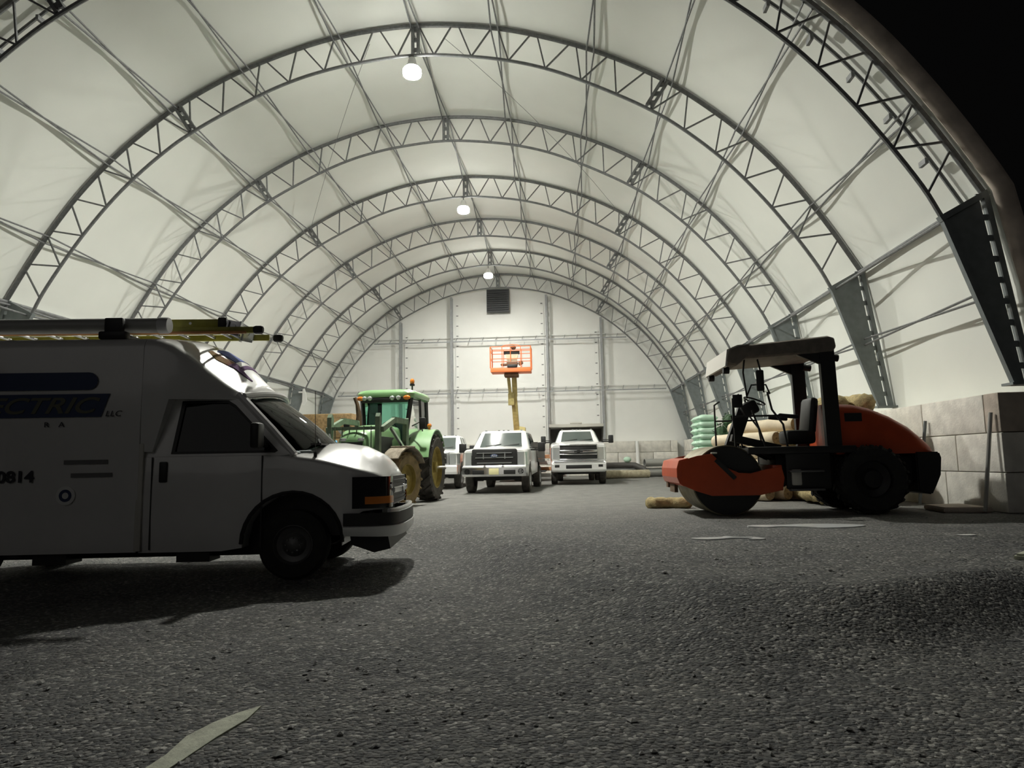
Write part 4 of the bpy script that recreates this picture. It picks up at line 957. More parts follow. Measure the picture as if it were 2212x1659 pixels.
# 1: heavy duty pickup with black honeycomb grille and cream plate
P1 = dict(ct=0.24, cbt=0.09, w=2.03, nose=1.33, cowl=1.42, axle=-0.98, r=0.41, wsx=-1.50, L=6.3, cab=3.9, rax=-5.0, bed=False, roof=2.02, rake=0.62, mz=0.02, mw=0.24, mh=0.30, gw=1.40, hl=(0.86, 1.26), bedz=1.42)
t1 = truck((-1.98, 21.25, 0.0), R(-93), P1, 'white heavy duty pickup with a black grille and a cream front plate')
MB().box((-0.02, 0, 1.09), (0.12, 1.40, 0.56), ch=0.07).build('grille_surround', 'black', t1)
gr = MB()
for z in (0.94, 1.10, 1.24): gr.box((0.045, 0, z), (0.03, 1.16 - abs(z - 1.1) * 0.6, 0.028))
gr.box((0.045, -0.33, 1.16), (0.03, 0.03, 0.2)).box((0.045, 0.33, 1.16), (0.03, 0.03, 0.2)); gr.build('grille_bars', 'alu', t1, smooth=0)
MB().sph((0.06, 0, 1.15), 0.11, 20, (0.2, 1.1, 0.5)).build('oval_badge', 'navy', t1)
text_mesh('Ford', 0.085, 'badge_lettering', 'sign_white', t1, (0.085, 0.0, 1.125), (PI / 2, 0, PI / 2), 0.3, 0.002, align='CENTER')
MB().prism([(-0.12, 0.53), (0.12, 0.53), (0.15, 0.60), (0.15, 0.80), (0.10, 0.86), (-0.12, 0.86)], -0.98, 0.98).build('bumper', 'chrome', t1, smooth=0, bevel=0.02)
for a_, b_, nm in ((-0.66, -0.30, 'bumper_slot'), (0.30, 0.66, 'bumper_slot')): MB().box((0.15, (a_ + b_) / 2, 0.66), (0.02, b_ - a_, 0.13), ch=0.008).build(nm, 'black', t1)
for y in (-0.82, 0.82): MB().lathe([(0.001, 0.0), (0.075, 0.0), (0.085, 0.015)], (0.15, y, 0.68), 'X', 16).build('fog_lamp', 'lens_dark', t1)
MB().box((0.165, 0, 0.68), (0.015, 0.30, 0.19), ch=0.004).build('number_plate', 'plate', t1)
for y in (-0.28, 0.28): MB().box((0.16, y, 0.83), (0.05, 0.07, 0.06), ch=0.015).build('tow_hook', 'alu', t1)
fb = empty('flat_bed', (-4.9, 0, 1.0)); fb.parent = t1
MB().box((-0.1, 0, 0), (2.9, 2.15, 0.12)).build('deck', 'dump_grey', fb, smooth=0)
for y in (-1.05, 1.05): MB().box((-0.1, y, 0.28), (2.9, 0.05, 0.42)).build('side_board', 'dump_grey', fb, smooth=0)
MB().box((1.33, 0, 0.35), (0.06, 2.1, 0.6)).build('headboard', 'dump_grey', fb, smooth=0)
# 2: medium duty dump truck with chrome grille
P2 = dict(ct=0.36, cbt=0.20, w=2.15, nose=1.54, cowl=1.66, axle=-0.95, r=0.42, wsx=-1.35, L=6.6, cab=2.9, rax=-5.2, bed=False, roof=2.20, rake=0.55, mz=0.12, mw=0.20, mh=0.32, gw=1.42, hl=(0.98, 1.43), bedz=1.5, dual=True)
t2 = truck((0.74, 27.0, 0.045), R(-90), P2, 'white dump truck with a chrome grille and a dark dump box behind its cab', 'dump truck', 'dump_truck')
MB().box((-0.01, 0, 1.24), (0.10, 1.42, 0.58), ch=0.05).build('grille', 'black', t2)
for z, h in ((1.52, 0.05), (1.28, 0.11), (1.16, 0.05), (0.96, 0.06)): MB().box((0.05, 0, z), (0.07, 1.46, h), ch=0.02).build('grille_bar', 'chrome', t2)
MB().box((0.10, 0, 1.28), (0.03, 0.34, 0.07), ch=0.01).box((0.10, 0, 1.28), (0.032, 0.12, 0.14), ch=0.01).build('cross_emblem', 'black', t2)
MB().prism([(-0.12, 0.47), (0.14, 0.50), (0.18, 0.58), (0.18, 0.82), (0.10, 0.90), (-0.12, 0.90)], -1.04, 1.04).build('bumper', 'white_paint', t2, smooth=0, bevel=0.03)
MB().box((0.17, 0, 0.89), (0.05, 1.9, 0.05), ch=0.015).build('bumper_chrome_strip', 'chrome', t2)
MB().box((0.18, 0, 0.69), (0.02, 0.98, 0.14), ch=0.05).build('bumper_slot', 'black', t2)
for y in (-0.83, 0.83): MB().box((0.175, y, 0.72), (0.02, 0.18, 0.10), ch=0.03).build('fog_lamp', 'lens_dark', t2)
db = empty('dump_box', (-4.9, 0, 1.0)); db.parent = t2
MB().box((0, 0, 0.06), (3.3, 2.2, 0.14)).build('floor_plate', 'dump_grey', db, smooth=0)
for y in (-1.12, 1.12): MB().box((0, y, 0.56), (3.3, 0.07, 0.95)).build('side_wall', 'dump_lip', db, smooth=0)
MB().box((1.65, 0, 0.73), (0.08, 2.2, 1.30)).build('front_wall', 'dump_grey', db, smooth=0)
MB().prism([(1.68, 1.28), (1.68, 1.42), (2.55, 1.46), (2.55, 1.34)], -1.14, 1.14).build('cab_guard', 'dump_lip', db, smooth=0)
for y in (-1.12, 1.12): MB().prism([(1.62, 0.3), (2.5, 1.80), (1.62, 1.80)] if False else [(1.62, 0.8), (1.7, 0.2), (2.0, 0.9), (2.54, 1.38), (1.62, 1.38)], y - 0.03, y + 0.03).build('guard_gusset', 'dump_grey', db, smooth=0)
MB().box((2.50, 0, 1.50), (0.1, 0.5, 0.07), ch=0.01).build('light_bar', 'dump_lip', db)
# 3: partly hidden pickup
P3 = dict(P1); P3.update(w=2.03, roof=2.0, L=6.0, cab=3.6, bed=True, rax=-4.7)
t3 = truck((-4.62, 24.8, 0.03), R(-90), P3, 'white pickup half hidden between the tractor and the black-grille pickup')
MB().box((-0.02, 0, 1.09), (0.12, 1.40, 0.50), ch=0.07).build('grille', 'alu', t3)
MB().box((0.04, 0, 1.09), (0.04, 1.2, 0.36), ch=0.03).build('grille_mesh', 'black', t3)
MB().prism([(-0.12, 0.53), (0.12, 0.53), (0.15, 0.62), (0.15, 0.80), (0.10, 0.86), (-0.12, 0.86)], -0.98, 0.98).build('bumper', 'white_paint', t3, smooth=0, bevel=0.02)

# ------------------------------------------------------------ boom lift
bl = empty('boom_lift', (-2.1, 31.6, 0.07)); tag(bl, 'telescopic boom lift with an orange basket raised high above the trucks', 'boom lift')
for x in (-0.95, 0.95):
    for y in (-0.2, 2.2): wheel('wheel', bl, x, y, 0.45, 0.35, 1, 0.26, 'rubber', 'cream').rotation_euler = (0, 0, R(90 if x < 0 else -90) + PI)
MB().box((0, 1.0, 0.65), (1.5, 2.9, 0.4), ch=0.05).build('chassis', 'lift_orange', bl)
MB().box((0.35, 1.2, 1.25), (1.9, 2.6, 0.7), ch=0.08).build('turntable', 'lift_orange', bl)
MB().prism([(-0.35, 1.45), (0.50, 1.45), (0.53, 2.50), (0.25, 2.56), (-0.02, 2.36), (-0.32, 2.31)], 1.0, 1.9).build('boom_pivot_housing', 'cream', bl, smooth=0)
MB().cyl((0.28, 0.98, 2.1), (0.28, 0.90, 2.1), 0.2, 16).build('pivot_cover', 'wood', bl)
pb = Vector((0.14, 1.2, 2.2)); pm = Vector((0.05, 0.75, 4.05)); pt = Vector((0.0, 0.35, 4.88))
MB().bar(pb, pb.lerp(pm, 1.05), 0.26, 0.30, (0, 1, 0)).build('main_boom', 'boom', bl, smooth=0)
MB().bar(pm + Vector((0.05, 0, -0.1)), pt + Vector((0.10, 0, 0.1)), 0.22, 0.22, (0, 1, 0)).build('fly_boom', 'boom', bl, smooth=0)
MB().bar(pm + Vector((-0.15, -0.1, -0.15)), pt + Vector((-0.18, 0, 0.1)), 0.14, 0.14, (0, 1, 0)).box(pm + Vector((-0.12, -0.1, -0.25)), (0.28, 0.2, 0.55)).build('leveling_cylinder', 'boom', bl, smooth=0)
MB().box((0, 0.1, 4.86), (0.65, 0.6, 0.16), ch=0.03).build('basket_mount', 'rust', bl)
bk = empty('basket', (0, 0, 4.94)); bk.parent = bl
hw, hd = 0.92, 0.45
MB().box((0, 0, 0.12), (2 * hw, 2 * hd, 0.20), ch=0.02).build('toe_board', 'lift_orange', bk)
def rl(a, b, r_=0.018): return MB().cyl(a, b, r_, 6)
for z in (0.62, 0.98, 1.18):
    q = MB()
    for a_, b_ in (((-hw, -hd), (hw, -hd)), ((hw, -hd), (hw, hd)), ((hw, hd), (-hw, hd)), ((-hw, hd), (-hw, -hd))): q.cyl((a_[0], a_[1], z), (b_[0], b_[1], z), 0.018, 6)
    q.build('guard_rail', 'lift_orange', bk)
for x in (-hw, -0.38, 0.0, 0.46, hw):
    for y in (-hd, hd): MB().cyl((x, y, 0.2), (x, y, 1.18), 0.03 if abs(x) == hw else 0.018, 6).build('rail_post', 'lift_orange', bk)
MB().tube([(-0.40, -hd, 1.18), (-0.25, -hd, 1.24), (0.1, -hd, 1.27), (0.35, -hd, 1.24), (0.48, -hd, 1.18)], 0.018, 6).build('guard_hoop', 'lift_orange', bk)
cs = empty('control_console', (0.05, -hd + 0.12, 0)); cs.parent = bk
MB().box((0, 0, 0.92), (0.72, 0.16, 0.17), ch=0.02).build('control_box', 'black', cs)
MB().sph((0.08, 0.05, 1.15), 0.12, 12, (1, 0.9, 0.9)).build('cover_cap', 'brown_fab', cs)
MB().prism([(-0.28, 0.84), (0.30, 0.84), (0.22, 0.50), (-0.20, 0.50)], -0.06, 0.08).build('document_box', 'roll', cs, smooth=0)
MB().box((0.02, 0, 0.40), (0.5, 0.3, 0.18), ch=0.05).box((-0.36, 0, 0.36), (0.3, 0.2, 0.10), ch=0.04).box((0.40, 0, 0.42), (0.22, 0.18, 0.16), ry=R(-30), ch=0.04).build('tool_bag', 'brown_fab', cs)
MB().box((0.02, -0.02, 0.28), (0.45, 0.3, 0.14), ch=0.03).build('foot_switch', 'black', cs)

# ------------------------------------------------------------ road roller (front points to -X)
ro = empty('road_roller', (4.0, 12.62, 0.0), R(0)); tag(ro, 'orange single drum road roller with a canopy standing at the right of the entrance', 'road roller')
dr = empty('drum', (-1.22, 0, 0.585)); dr.parent = ro
MB().lathe([(0.565, -0.76), (0.585, -0.755), (0.585, 0.755), (0.565, 0.76)], (0, 0, 0), 'Y', 56).build('shell', 'drum', dr, smooth=30)
MB().lathe([(0.001, -0.73), (0.566, -0.74), (0.566, 0.74), (0.001, 0.73)], (0, 0, 0), 'Y', 56).build('end_plates', 'black', dr)  # drum ends coloured black to stand for their unlit side
MB().lathe([(0.001, -0.80), (0.20, -0.80), (0.22, -0.72), (0.50, -0.715)], (0, 0, 0), 'Y', 24).build('hub', 'black', dr)
side = [(-2.0, 0.92), (-1.72, 1.0), (-1.48, 1.03), (-1.38, 0.93), (-1.25, 0.80), (-1.05, 0.71), (-0.85, 0.70), (-0.62, 0.76), (-0.36, 0.80), (-0.32, 0.62), (-0.36, 0.42), (-0.73, 0.34), (-1.5, 0.34), (-1.75, 0.42), (-2.0, 0.53)]
for y in (-0.86, 0.80): MB().prism(side, y, y + 0.06).build('drum_frame_side', 'orange', ro, smooth=0, bevel=0.008)
MB().prism([(-2.02, 0.55), (-1.95, 0.50), (-1.86, 0.52), (-1.86, 0.97), (-2.02, 0.93), (-2.06, 0.80), (-2.06, 0.65)], -0.85, 0.85).build('front_crossbeam', 'orange', ro, smooth=0, bevel=0.008)
MB().box((-1.95, 0.2, 0.44), (0.06, 0.5, 0.14)).box((-1.98, 0.62, 0.5), (0.05, 0.2, 0.12)).build('drum_scraper', 'rust', ro, smooth=0)
MB().box((-0.42, 0, 0.62), (0.16, 1.66, 0.42), ch=0.02).build('rear_crossbeam', 'orange', ro)
MB().bar((-1.42, -0.872, 0.93), (-1.12, -0.872, 0.62), 0.02, 0.07).build('frame_slot', 'black', ro, smooth=0)
MB().box((-1.44, -0.84, 1.04), (0.10, 0.06, 0.025), ch=0.01).build('reflector', 'canopy_white', ro)
hz = MB()
for k in range(6): hz.tube([(-0.9, -0.5 + 0.12 * k, 1.15), (-0.6, -0.5 + 0.12 * k, 1.05 + 0.03 * (k % 2)), (-0.2, -0.4 + 0.1 * k, 0.85)], 0.022, 6)
hz.build('hydraulic_hoses', 'black', ro)
# rear frame and operator platform
MB().box((0.15, 0, 0.75), (1.0, 1.0, 0.55), ch=0.04).box((-0.28, 0, 0.62), (0.35, 0.45, 0.35), ch=0.03).box((1.2, 0, 0.72), (1.5, 0.9, 0.5), ch=0.04).build('rear_frame', 'black', ro)
MB().box((0.0, 0, 1.07), (1.75, 1.66, 0.12), ch=0.02).box((0.08, -0.80, 0.72), (0.72, 0.06, 0.58), ch=0.02).box((0.08, 0.80, 0.72), (0.72, 0.06, 0.58), ch=0.02).build('operator_platform', 'black', ro)
for z in (0.42, 0.72): MB().box((0.02, -0.87, z), (0.55, 0.14, 0.035), ch=0.01).build('step', 'rim_dark', ro)
MB().box((-0.12, -0.83, 0.62), (0.16, 0.05, 0.26), ch=0.02).build('warning_plate', 'canopy_white', ro)
MB().bar((-0.95, 0.0, 1.15), (-0.68, 0.0, 1.85), 0.22, 0.14, (0, 1, 0)).box((-0.62, 0, 1.82), (0.30, 0.34, 0.24), ry=R(-25), ch=0.05).bar((-1.05, -0.45, 1.30), (-0.25, -0.45, 1.10), 0.14, 0.12).build('steering_console', 'black', ro)
MB().tube([(-0.50 + 0.17 * math.cos(a), 0.19 * math.sin(a), 1.96 - 0.07 * math.cos(a)) for a in [2 * PI * k / 20 for k in range(21)]], 0.016, 6, False).bar((-0.66, 0, 1.86), (-0.50, 0, 1.96), 0.04).build('steering_wheel', 'black', ro)
for y in (-0.72, 0.72):
    rlx = MB()
    rlx.tube([(-1.05, y, 1.12), (-1.05, y, 1.95), (-0.95, y, 2.02)], 0.018, 6).tube([(-0.55, y, 1.12), (-0.75, y, 1.75)], 0.018, 6).tube([(-0.20, y, 1.12), (-0.25, y, 1.50), (-0.42, y, 1.75), (-0.48, y, 2.05)], 0.018, 6).tube([(-1.05, y, 1.65), (-0.30, y, 1.65)], 0.018, 6)
    rlx.build('hand_rail', 'black', ro)
MB().tube([(-0.80, -0.66, 1.95), (-0.82, -0.66, 2.15), (-0.84, -0.64, 2.4), (-0.80, -0.6, 2.62)], 0.015, 6).tube([(-0.52, -0.66, 2.05), (-0.55, -0.66, 2.4), (-0.58, -0.6, 2.62)], 0.015, 6).tube([(-0.80, -0.66, 2.0), (-0.72, -0.66, 2.18), (-0.48, -0.66, 2.18), (-0.42, -0.66, 2.02)], 0.015, 6).build('mirror_frame', 'black', ro)
MB().box((-0.58, -0.70, 2.25), (0.13, 0.05, 0.36), ch=0.03).build('mirror', 'black', ro)
MB().tube([(-1.08, -0.78, 1.45), (-1.08, -0.80, 1.95)], 0.014, 6).box((-1.0, -0.80, 1.9), (0.16, 0.03, 0.22), ch=0.01).build('headlamp_bracket', 'black', ro)
MB().box((0.20, 0, 1.30), (0.50, 0.52, 0.24), ch=0.06).box((0.42, 0, 1.66), (0.16, 0.52, 0.66), ry=R(8), ch=0.07).box((-0.02, -0.30, 1.66), (0.34, 0.08, 0.07), ry=R(6), ch=0.02).box((-0.02, 0.30, 1.66), (0.34, 0.08, 0.07), ry=R(6), ch=0.02).build('seat', 'black', ro)
# canopy
cr = []
for y, e in ((-0.82, 0.03), (-0.76, 0.0), (0.76, 0.0), (0.82, 0.03)):
    cr.append([(-1.16 + e, y, 2.55 + e), (-1.12 + e, y, 2.77), (-0.95, y, 2.84 - e), (0.55, y, 2.97 - e), (0.66 - e, y, 2.93 - e), (0.68 - e, y, 2.78), (0.62, y, 2.70 + e), (-0.82, y, 2.62 + e), (-0.98, y, 2.50 + e)])
MB().loft(cr).build('canopy', 'canopy', ro, smooth=0, bevel=0.01)
MB().prism([(-1.17, 2.50), (-1.13, 2.78), (-0.95, 2.852), (-0.75, 2.87), (-0.75, 2.85), (-0.94, 2.83), (-1.10, 2.76), (-1.14, 2.49)], -0.80, 0.80).build('canopy_front_lip', 'canopy_white', ro, smooth=0)
for y in (-0.72, 0.72):
    MB().bar((0.55, y, 1.10), (0.52, y, 2.80), 0.10, 0.24, (1, 0, 0)).build('canopy_post', 'black', ro, smooth=0)
    MB().prism([(0.40, 2.75), (0.0, 2.68), (0.40, 2.50)], y - 0.03, y + 0.03).build('post_gusset', 'black', ro, smooth=0)
    MB().cyl((-1.06, y * 0.8, 2.45), (-1.16, y * 0.8, 2.45), 0.06, 12).build('work_lamp', 'black', ro)
    MB().cyl((0.60, y * 0.9, 2.62), (0.74, y * 0.9, 2.60), 0.06, 12).build('work_lamp', 'black', ro)
# hood
rings = []
for x, zt_, w_ in ((0.62, 1.84, 0.62), (0.95, 1.82, 0.62), (1.25, 1.75, 0.61), (1.55, 1.62, 0.60), (1.85, 1.44, 0.58), (2.08, 1.24, 0.55), (2.20, 1.10, 0.52), (2.23, 1.0, 0.50)):
    rings.append(sec(x, w_, 0.98, zt_, min(0.14, (zt_ - 0.98) * 0.6), 0.02))
MB().loft(rings).build('engine_hood', 'orange', ro, smooth=50)
MB().box((0.93, -0.627, 1.60), (0.28, 0.012, 0.14)).build('hood_louvre', 'black', ro, smooth=0)
MB().box((0.93, 0.627, 1.60), (0.28, 0.012, 0.14)).build('hood_louvre', 'black', ro, smooth=0)
MB().prism([(1.9, 1.0), (2.28, 1.0), (2.31, 0.9), (2.28, 0.62), (2.2, 0.45), (2.12, 0.30), (1.9, 0.35)], -0.62, 0.62).build('counterweight', 'black', ro, smooth=0, bevel=0.02)
for y in (-0.62, 0.62):
    t = empty('rear_wheel', (1.13, y, 0.57)); t.parent = ro; h = 0.20
    MB().lathe([(0.30, -h * 0.8), (0.50, -h), (0.545, -h * 0.8), (0.55, 0), (0.545, h * 0.8), (0.50, h), (0.30, h * 0.8)], (0, 0, 0), 'Y', 36, True).build('tyre', 'rubber', t)
    lb = MB()
    for k in range(22):
        for sd in (-1, 1):
            a = 2 * PI * (k + (0.5 if sd > 0 else 0)) / 22; p = Vector((math.cos(a) * 0.552, 0, math.sin(a) * 0.552)); q = Vector((math.cos(a + 0.2) * 0.545, sd * h, math.sin(a + 0.2) * 0.545)); lb.bar(p, q, 0.05, 0.035, up=(math.cos(a), 0, math.sin(a)))
    lb.build('tread_lugs', 'rubber', t, smooth=0)
    o = h if y > 0 else -h
    MB().lathe([(0.31, o * 0.85), (0.29, o * 0.5), (0.18, o * 0.3), (0.14, o * 0.7), (0.001, o * 0.75)], (0, 0, 0), 'Y', 24).build('rim', 'black', t)
MB().cyl((1.13, -0.6, 0.57), (1.13, 0.6, 0.57), 0.08, 12).build('axle', 'black', ro)

# ------------------------------------------------------------ stacks behind the roller
def lumpy(mb, amp, seed, scale=3.0):
    rr = random.Random(seed); ph = [rr.uniform(0, 6) for _ in range(6)]
    mb.v = [(x + amp * math.sin(scale * y * 2 + ph[0]) * math.cos(scale * z * 3 + ph[1]), y + amp * math.sin(scale * z * 2.4 + ph[2]) * math.cos(scale * x * 2.2 + ph[3]), z + amp * math.sin(scale * x * 2.1 + ph[4]) * math.cos(scale * y * 2.7 + ph[5])) for x, y, z in mb.v]
    return mb
def bag_mesh(seed, d=(0.9, 0.55, 0.2)):
    mb = MB(); rings = []; n = 14
    for i in range(9):
        u = -1 + 2 * i / 8; s_ = (1 - abs(u) ** 3.5) ** 0.5 if abs(u) < 1 else 0.0; s_ = max(s_, 0.12)
        rings.append([(d[0] / 2 * u * (1 - 0.03 * (k % 2)), d[1] / 2 * (0.8 + 0.2 * s_) * math.copysign(abs(math.cos(2 * PI * k / n)) ** 0.6, math.cos(2 * PI * k / n)), d[2] / 2 * s_ * math.copysign(abs(math.sin(2 * PI * k / n)) ** 0.7, math.sin(2 * PI * k / n))) for k in range(n)])
    return lumpy(mb.loft(rings), 0.012, seed, 4)
pal = empty('wooden_pallet', (4.97, 24.15, 0.02), R(90))
for y in (-0.5, 0, 0.5): MB().box((0, y, 0.05), (1.2, 0.09, 0.09)).build('bearer', 'wood', pal, smooth=0)
for k in range(6): MB().box((-0.54 + 0.216 * k, 0, 0.105), (0.14, 1.1, 0.02)).build('deck_board', 'wood', pal, smooth=0)
tag(pal, 'wooden pallet under the tall stack of mint green bags', 'pallet')
bags = [bag_mesh(k, (0.66, 0.86, 0.25)).build('mint_bag', 'mint', smooth=60) for k in range(3)]
for b_ in bags: COL.objects.unlink(b_)
ordn = ['lowest', 'second', 'third', 'fourth', 'fifth', 'sixth', 'seventh', 'eighth', 'ninth', 'tenth', 'topmost']
for lv in range(11):
    for cx_, nm in ((0, 'front'), (1, 'rear')):
        b_ = bags[(lv + cx_) % 3].copy(); COL.objects.link(b_); b_.location = (4.97 + random.uniform(-0.02, 0.02), 23.75 + cx_ * 0.82, 0.245 + lv * 0.205); b_.rotation_euler = (0, 0, random.uniform(-0.04, 0.04))
        tag(b_, 'plump mint green bag in the %s pile of the tall stack, %s from the floor' % (nm, ordn[lv]) if lv else 'lowest mint green bag in the %s pile of the tall stack' % nm, 'bag', 'mint green bags stacked on the pallet')
for k, (x, y, z) in enumerate(((4.35, 25.9, 0.18), (4.35, 25.9, 0.40), (4.4, 25.9, 0.62), (4.35, 25.9, 0.85))):
    b_ = bags[k % 3].copy(); COL.objects.link(b_); b_.location = (x, y, z); tag(b_, 'slumped pale green bag left of the tall mint stack', 'bag', 'loose green bags beside the tall stack')
# foliage bundle
fo = MB(); rr = random.Random(11)
for k in range(46):
    u, v, q = rr.gauss(0, 1), rr.gauss(0, 1), rr.gauss(0, 1); l_ = math.sqrt(u * u + v * v + q * q)
    cc = Vector((u / l_ * 0.36, v / l_ * 0.34, q / l_ * 0.92)); fo.sph(cc, rr.uniform(0.13, 0.22), 8)
    for e_ in range(34):
        d0 = Vector((rr.gauss(0, 1), rr.gauss(0, 1), rr.gauss(0, 1))).normalized(); c = cc + d0 * 0.2; d1 = d0.cross(Vector((rr.uniform(-1, 1), rr.uniform(-1, 1), 1))).normalized() * 0.05; fo.add([c - d1 * 0.4, c + d0 * 0.06 + d1 * 0.2, c + d0 * 0.02 + d1 * 0.6], [(0, 1, 2)])
fo.sph((0, 0, 0), 0.34, 12, (1, 1, 2.6))
fob = fo.build('evergreen_bundle', 'leaf', smooth=0); fob.location = (4.98, 20.6, 1.14)
tag(fob, 'dark green evergreen bundle between the mint bags and the cream rolls', 'foliage')
# cream blanket rolls: piled logs seen from their ends
def roll_obj(L_, r_, seed, mt='roll', end='roll_end', name='blanket_roll'):
    t = empty(name); pr = [(0.001, -L_ / 2), (r_ * 0.75, -L_ / 2 - 0.01), (r_, -L_ / 2 + 0.05), (r_ * 1.02, 0), (r_, L_ / 2 - 0.05), (r_ * 0.75, L_ / 2 + 0.01), (0.001, L_ / 2)]
    body = MB().lathe([(r_ * 0.9, -L_ / 2)] + [(r_ * (1 + 0.02 * math.sin(k * 1.7 + seed)), -L_ / 2 + 0.04 + (L_ - 0.08) * k / 10) for k in range(11)] + [(r_ * 0.9, L_ / 2)], (0, 0, 0), 'Y', 20)
    lumpy(body, 0.008, seed, 3).build('wrap', mt, t)
    for s_ in (-1, 1): MB().lathe([(r_ * 0.9, s_ * (L_ / 2 - 0.005)), (r_ * 0.85, s_ * (L_ / 2 + 0.005)), (r_ * 0.2, s_ * L_ / 2), (0.001, s_ * (L_ / 2 - 0.03))], (0, 0, 0), 'Y', 20).build('rolled_end', end, t)
    return t
proto = roll_obj(2.1, 0.152, 1)
lzs = [0.16, 0.46, 0.76, 1.06, 1.36, 1.66]
spots = [(x0_ + 0.375 * k, z) for z, x0_, n_ in zip(lzs, (4.0, 4.02, 4.05, 4.12, 4.2, 4.62), (6, 5, 5, 4, 3, 2)) for k in range(n_)]
lv_n = dict(zip(lzs, ('bottom', 'second', 'third', 'fourth', 'fifth', 'top')))
for i, (x, z) in enumerate(spots):
    o = proto if i == 0 else copy_tree(proto)
    o.location = (x + 0.1, 16.6 + 0.04 * ((i * 7) % 5 - 2), z + 0.01); o.rotation_euler = (0, 0, R(26 + ((i * 5) % 7 - 3) * 0.5))
    tag(o, 'cream wrapped blanket roll in the %s layer of the pile behind the roller' % lv_n[z], 'roll', 'cream rolls, %s layer' % lv_n[z])
# straw wattles heaped behind the roller hood
def wattle(L_, r_, seed):
    rings = []; rr = random.Random(seed); n = 14
    for i in range(19):
        y = -L_ / 2 + L_ * i / 18; e = 1.0 if 0 < i < 18 else 0.5
        rings.append([(r_ * e * rr.uniform(0.82, 1.15) * math.cos(2 * PI * k / n) + 0.05 * math.sin(i * 0.6 + seed), y, r_ * e * rr.uniform(0.82, 1.15) * math.sin(2 * PI * k / n)) for k in range(n)])
    return MB().loft(rings)
wp = [wattle(1.9, 0.18, k).build('straw_wattle', 'straw', smooth=60) for k in range(3)]
for q in wp: COL.objects.unlink(q)
ws_ = [(x, z) for z, xs in ((0.22, (5.2, 5.62, 6.04, 6.46)), (0.58, (5.35, 5.77, 6.2, 6.5)), (0.94, (5.3, 5.7, 6.1, 6.45)), (1.30, (5.4, 5.8, 6.2, 6.5)), (1.66, (5.45, 5.85, 6.3)), (2.0, (5.6, 6.0))) for x in xs]
lay = {0.22: 'bottom', 0.58: 'second', 0.94: 'third', 1.30: 'fourth', 1.66: 'fifth', 2.0: 'top'}
for i, (x, z) in enumerate(ws_):
    o = wp[i % 3].copy(); COL.objects.link(o); o.location = (x, 15.0 + 0.05 * (i % 4), z); o.rotation_euler = (0, 0.0, R(6 * ((i % 3) - 1)))
    tag(o, 'straw wattle in the %s layer of the heap behind the roller hood' % lay[z], 'straw wattle', 'straw wattles, %s layer' % lay[z])
wo = wattle(0.9, 0.11, 9).build('straw_scrap', 'straw', smooth=60); wo.location = (2.12, 14.0, 0.10); wo.rotation_euler = (0, 0, R(78)); tag(wo, 'yellow straw scrap lying on the gravel left of the roller drum', 'straw')
# leaning poles and posts along the right wall
def pole(a, b, r_, mt_, label, name='leaning_pole'):
    o = MB().cyl(a, b, r_, 10).build(name, mt_); tag(o, label, 'pole'); return o
pole((6.86, 11.9, 0.02), (7.06, 11.85, 1.62), 0.032, 'pipe_steel', 'galvanised pole leaning on the right wall blocks near the entrance')
pole((6.88, 14.0, 0.02), (7.06, 13.9, 1.60), 0.03, 'steel_plate', 'short grey pole leaning on the right wall just behind the roller')
slab = MB().prism([(6.25, 11.95), (7.0, 11.9), (7.02, 12.9), (6.35, 12.8)], 0.0, 0.09, 'XY').build('concrete_slab', 'concrete_tan', bevel=0.02); tag(slab, 'thin flat slab lying at the foot of the right wall', 'slab')
# end wall clutter: culvert pipes, poles
def pipe_o(a, b, r_, mt_, label, hollow=True):
    a = Vector(a); b = Vector(b); L_ = (b - a).length; t = empty('culvert_pipe', a); d = (b - a).normalized(); t.rotation_mode = 'QUATERNION'; t.rotation_quaternion = Vector((1, 0, 0)).rotation_difference(d)
    n = 24; pr = [(r_ * (1 + 0.03 * (k % 2)), L_ * k / n) for k in range(n + 1)] + [(r_ * 0.9, L_ * (n - k) / n) for k in range(n + 1)]
    MB().lathe(pr, (0, 0, 0), 'X', 18, True).build('wall', mt_, t, smooth=25)
    tag(t, label, 'pipe'); return t
pipe_o((1.9, 35.6, 0.32), (6.2, 36.3, 0.32), 0.23, 'pipe_steel', 'galvanised culvert pipe lying at the foot of the end wall on the right')
pipe_o((4.3, 35.8, 0.80), (7.0, 36.4, 0.80), 0.20, 'pipe_steel', 'grey pipe resting on top of the galvanised culvert pipe')
pipe_o((1.5, 33.2, 0.28), (4.3, 34.4, 0.28), 0.20, 'pipe_tan', 'tan pipe lying in front of the culvert pipes')
hose = MB().tube([(1.9, 35.62, 0.70), (2.6, 35.73, 0.70), (3.3, 35.84, 0.70), (3.8, 35.75, 0.69), (4.2, 35.35, 0.50), (4.35, 35.1, 0.245)], 0.15, 12).build('black_hose', 'pipe_dark'); tag(hose, 'bent black corrugated drain hose lying over the pipes beside the dump truck', 'hose')
tag(MB().sph((3.45, 35.86, 0.98), 0.20, 14, (1, 1, 0.75)).build('white_bundle', 'mint'), 'small pale round bundle sitting on the black hose', 'bundle')
cn = MB().lathe([(0.001, 0.0), (0.30, 0.0), (0.26, 0.5), (0.001, 0.5)], (5.25, 34.2, 0.09), 'Z', 20).build('concrete_footing', 'concrete_tan'); tag(cn, 'pale round concrete plug at the right end of the culvert pipe', 'footing')
pole((4.45, 39.9, 0.1), (4.45, 40.2, 2.0), 0.10, 'sign_white', 'pale upright post standing against the end wall blocks', 'upright_post')
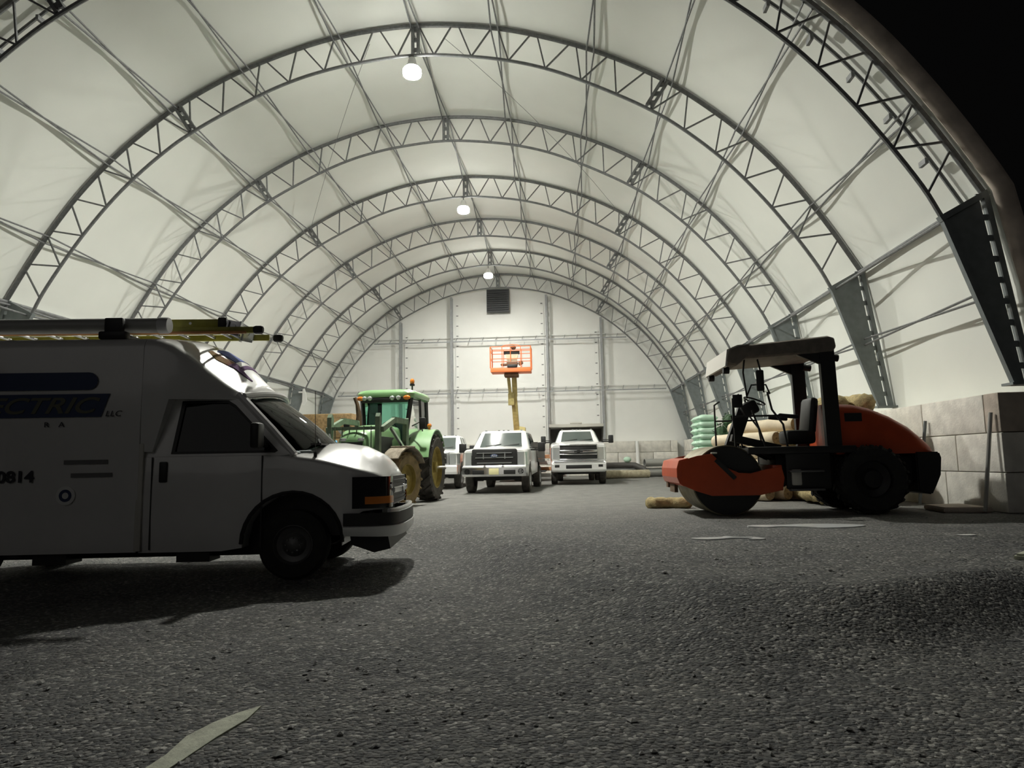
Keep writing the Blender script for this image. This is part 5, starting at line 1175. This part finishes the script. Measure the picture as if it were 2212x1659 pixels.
# lumber between the trucks
for i in range(5):
    o = MB().box((-0.75, 34.5, 0.30 + i * 0.30), (2.4, 0.4, 0.18), ch=0.01).build('lumber_bundle', 'lumber' if i % 2 else 'sign_white', smooth=0)
    tag(o, ['bottom', 'second', 'third', 'fourth', 'top'][i] + ' bundle of the banded lumber stack between the two front trucks', 'lumber')
    for x in (-1.6, 0.1): 
        s_ = MB().box((x, 34.5, 0.15 + i * 0.30), (0.1, 0.4, 0.12)).build('spacer', 'wood', smooth=0); s_.parent = o
# hay bales and small drum on the left
bl_ = MB().box((0, 0, 0), (2.3, 1.1, 0.98), ch=0.05); lumpy(bl_, 0.02, 4, 3); bale = bl_.build('hay_bale', 'hay', smooth=60); COL.objects.unlink(bale)
for r_ in range(3):
    for c_ in range(2):
        o = bale.copy(); COL.objects.link(o); o.location = (-11.75 + c_ * 2.33 + 0.05 * r_, 27.6, 0.55 + r_ * 0.98)
        tag(o, 'brown hay bale, %s row, %s of the stack left of the tractor' % (['bottom', 'middle', 'top'][r_], ['left column', 'right column'][c_]), 'hay bale', 'hay bales by the left wall')
bd = MB().lathe([(0.001, 0.0), (0.29, 0.0), (0.30, 0.03), (0.30, 0.30), (0.31, 0.32), (0.30, 0.34), (0.30, 0.60), (0.31, 0.62), (0.30, 0.64), (0.30, 0.88), (0.29, 0.9), (0.001, 0.88)], (0, 0, 0), 'Z', 24).build('plastic_drum', 'tarp'); bd.location = (-8.6, 25.6, 0.98)
tag(bd, 'pale blue plastic drum seen between the van windscreen and the tractor', 'drum')
cb_ = MB().box((-8.6, 25.6, 0.5), (1.0, 1.0, 0.92), ch=0.02).build('wooden_crate', 'wood'); tag(cb_, 'wooden crate carrying the pale blue drum left of the tractor', 'crate')

# white guard fixed to a left hand leg
gb = MB().prism([(-0.05, -0.45), (0.10, -0.45), (0.20, -0.25), (0.16, 0.1), (0.06, 0.45), (-0.02, 0.42), (-0.04, 0.30), (-0.25, 0.30), (-0.25, 0.22), (-0.04, 0.22)], -0.04, 0.04).build('white_guard', 'sign_white', smooth=0)
gb.location = (-13.35, 35.55, 4.55); tag(gb, 'small white plastic guard fixed to a left leg just above the van windscreen', 'guard')
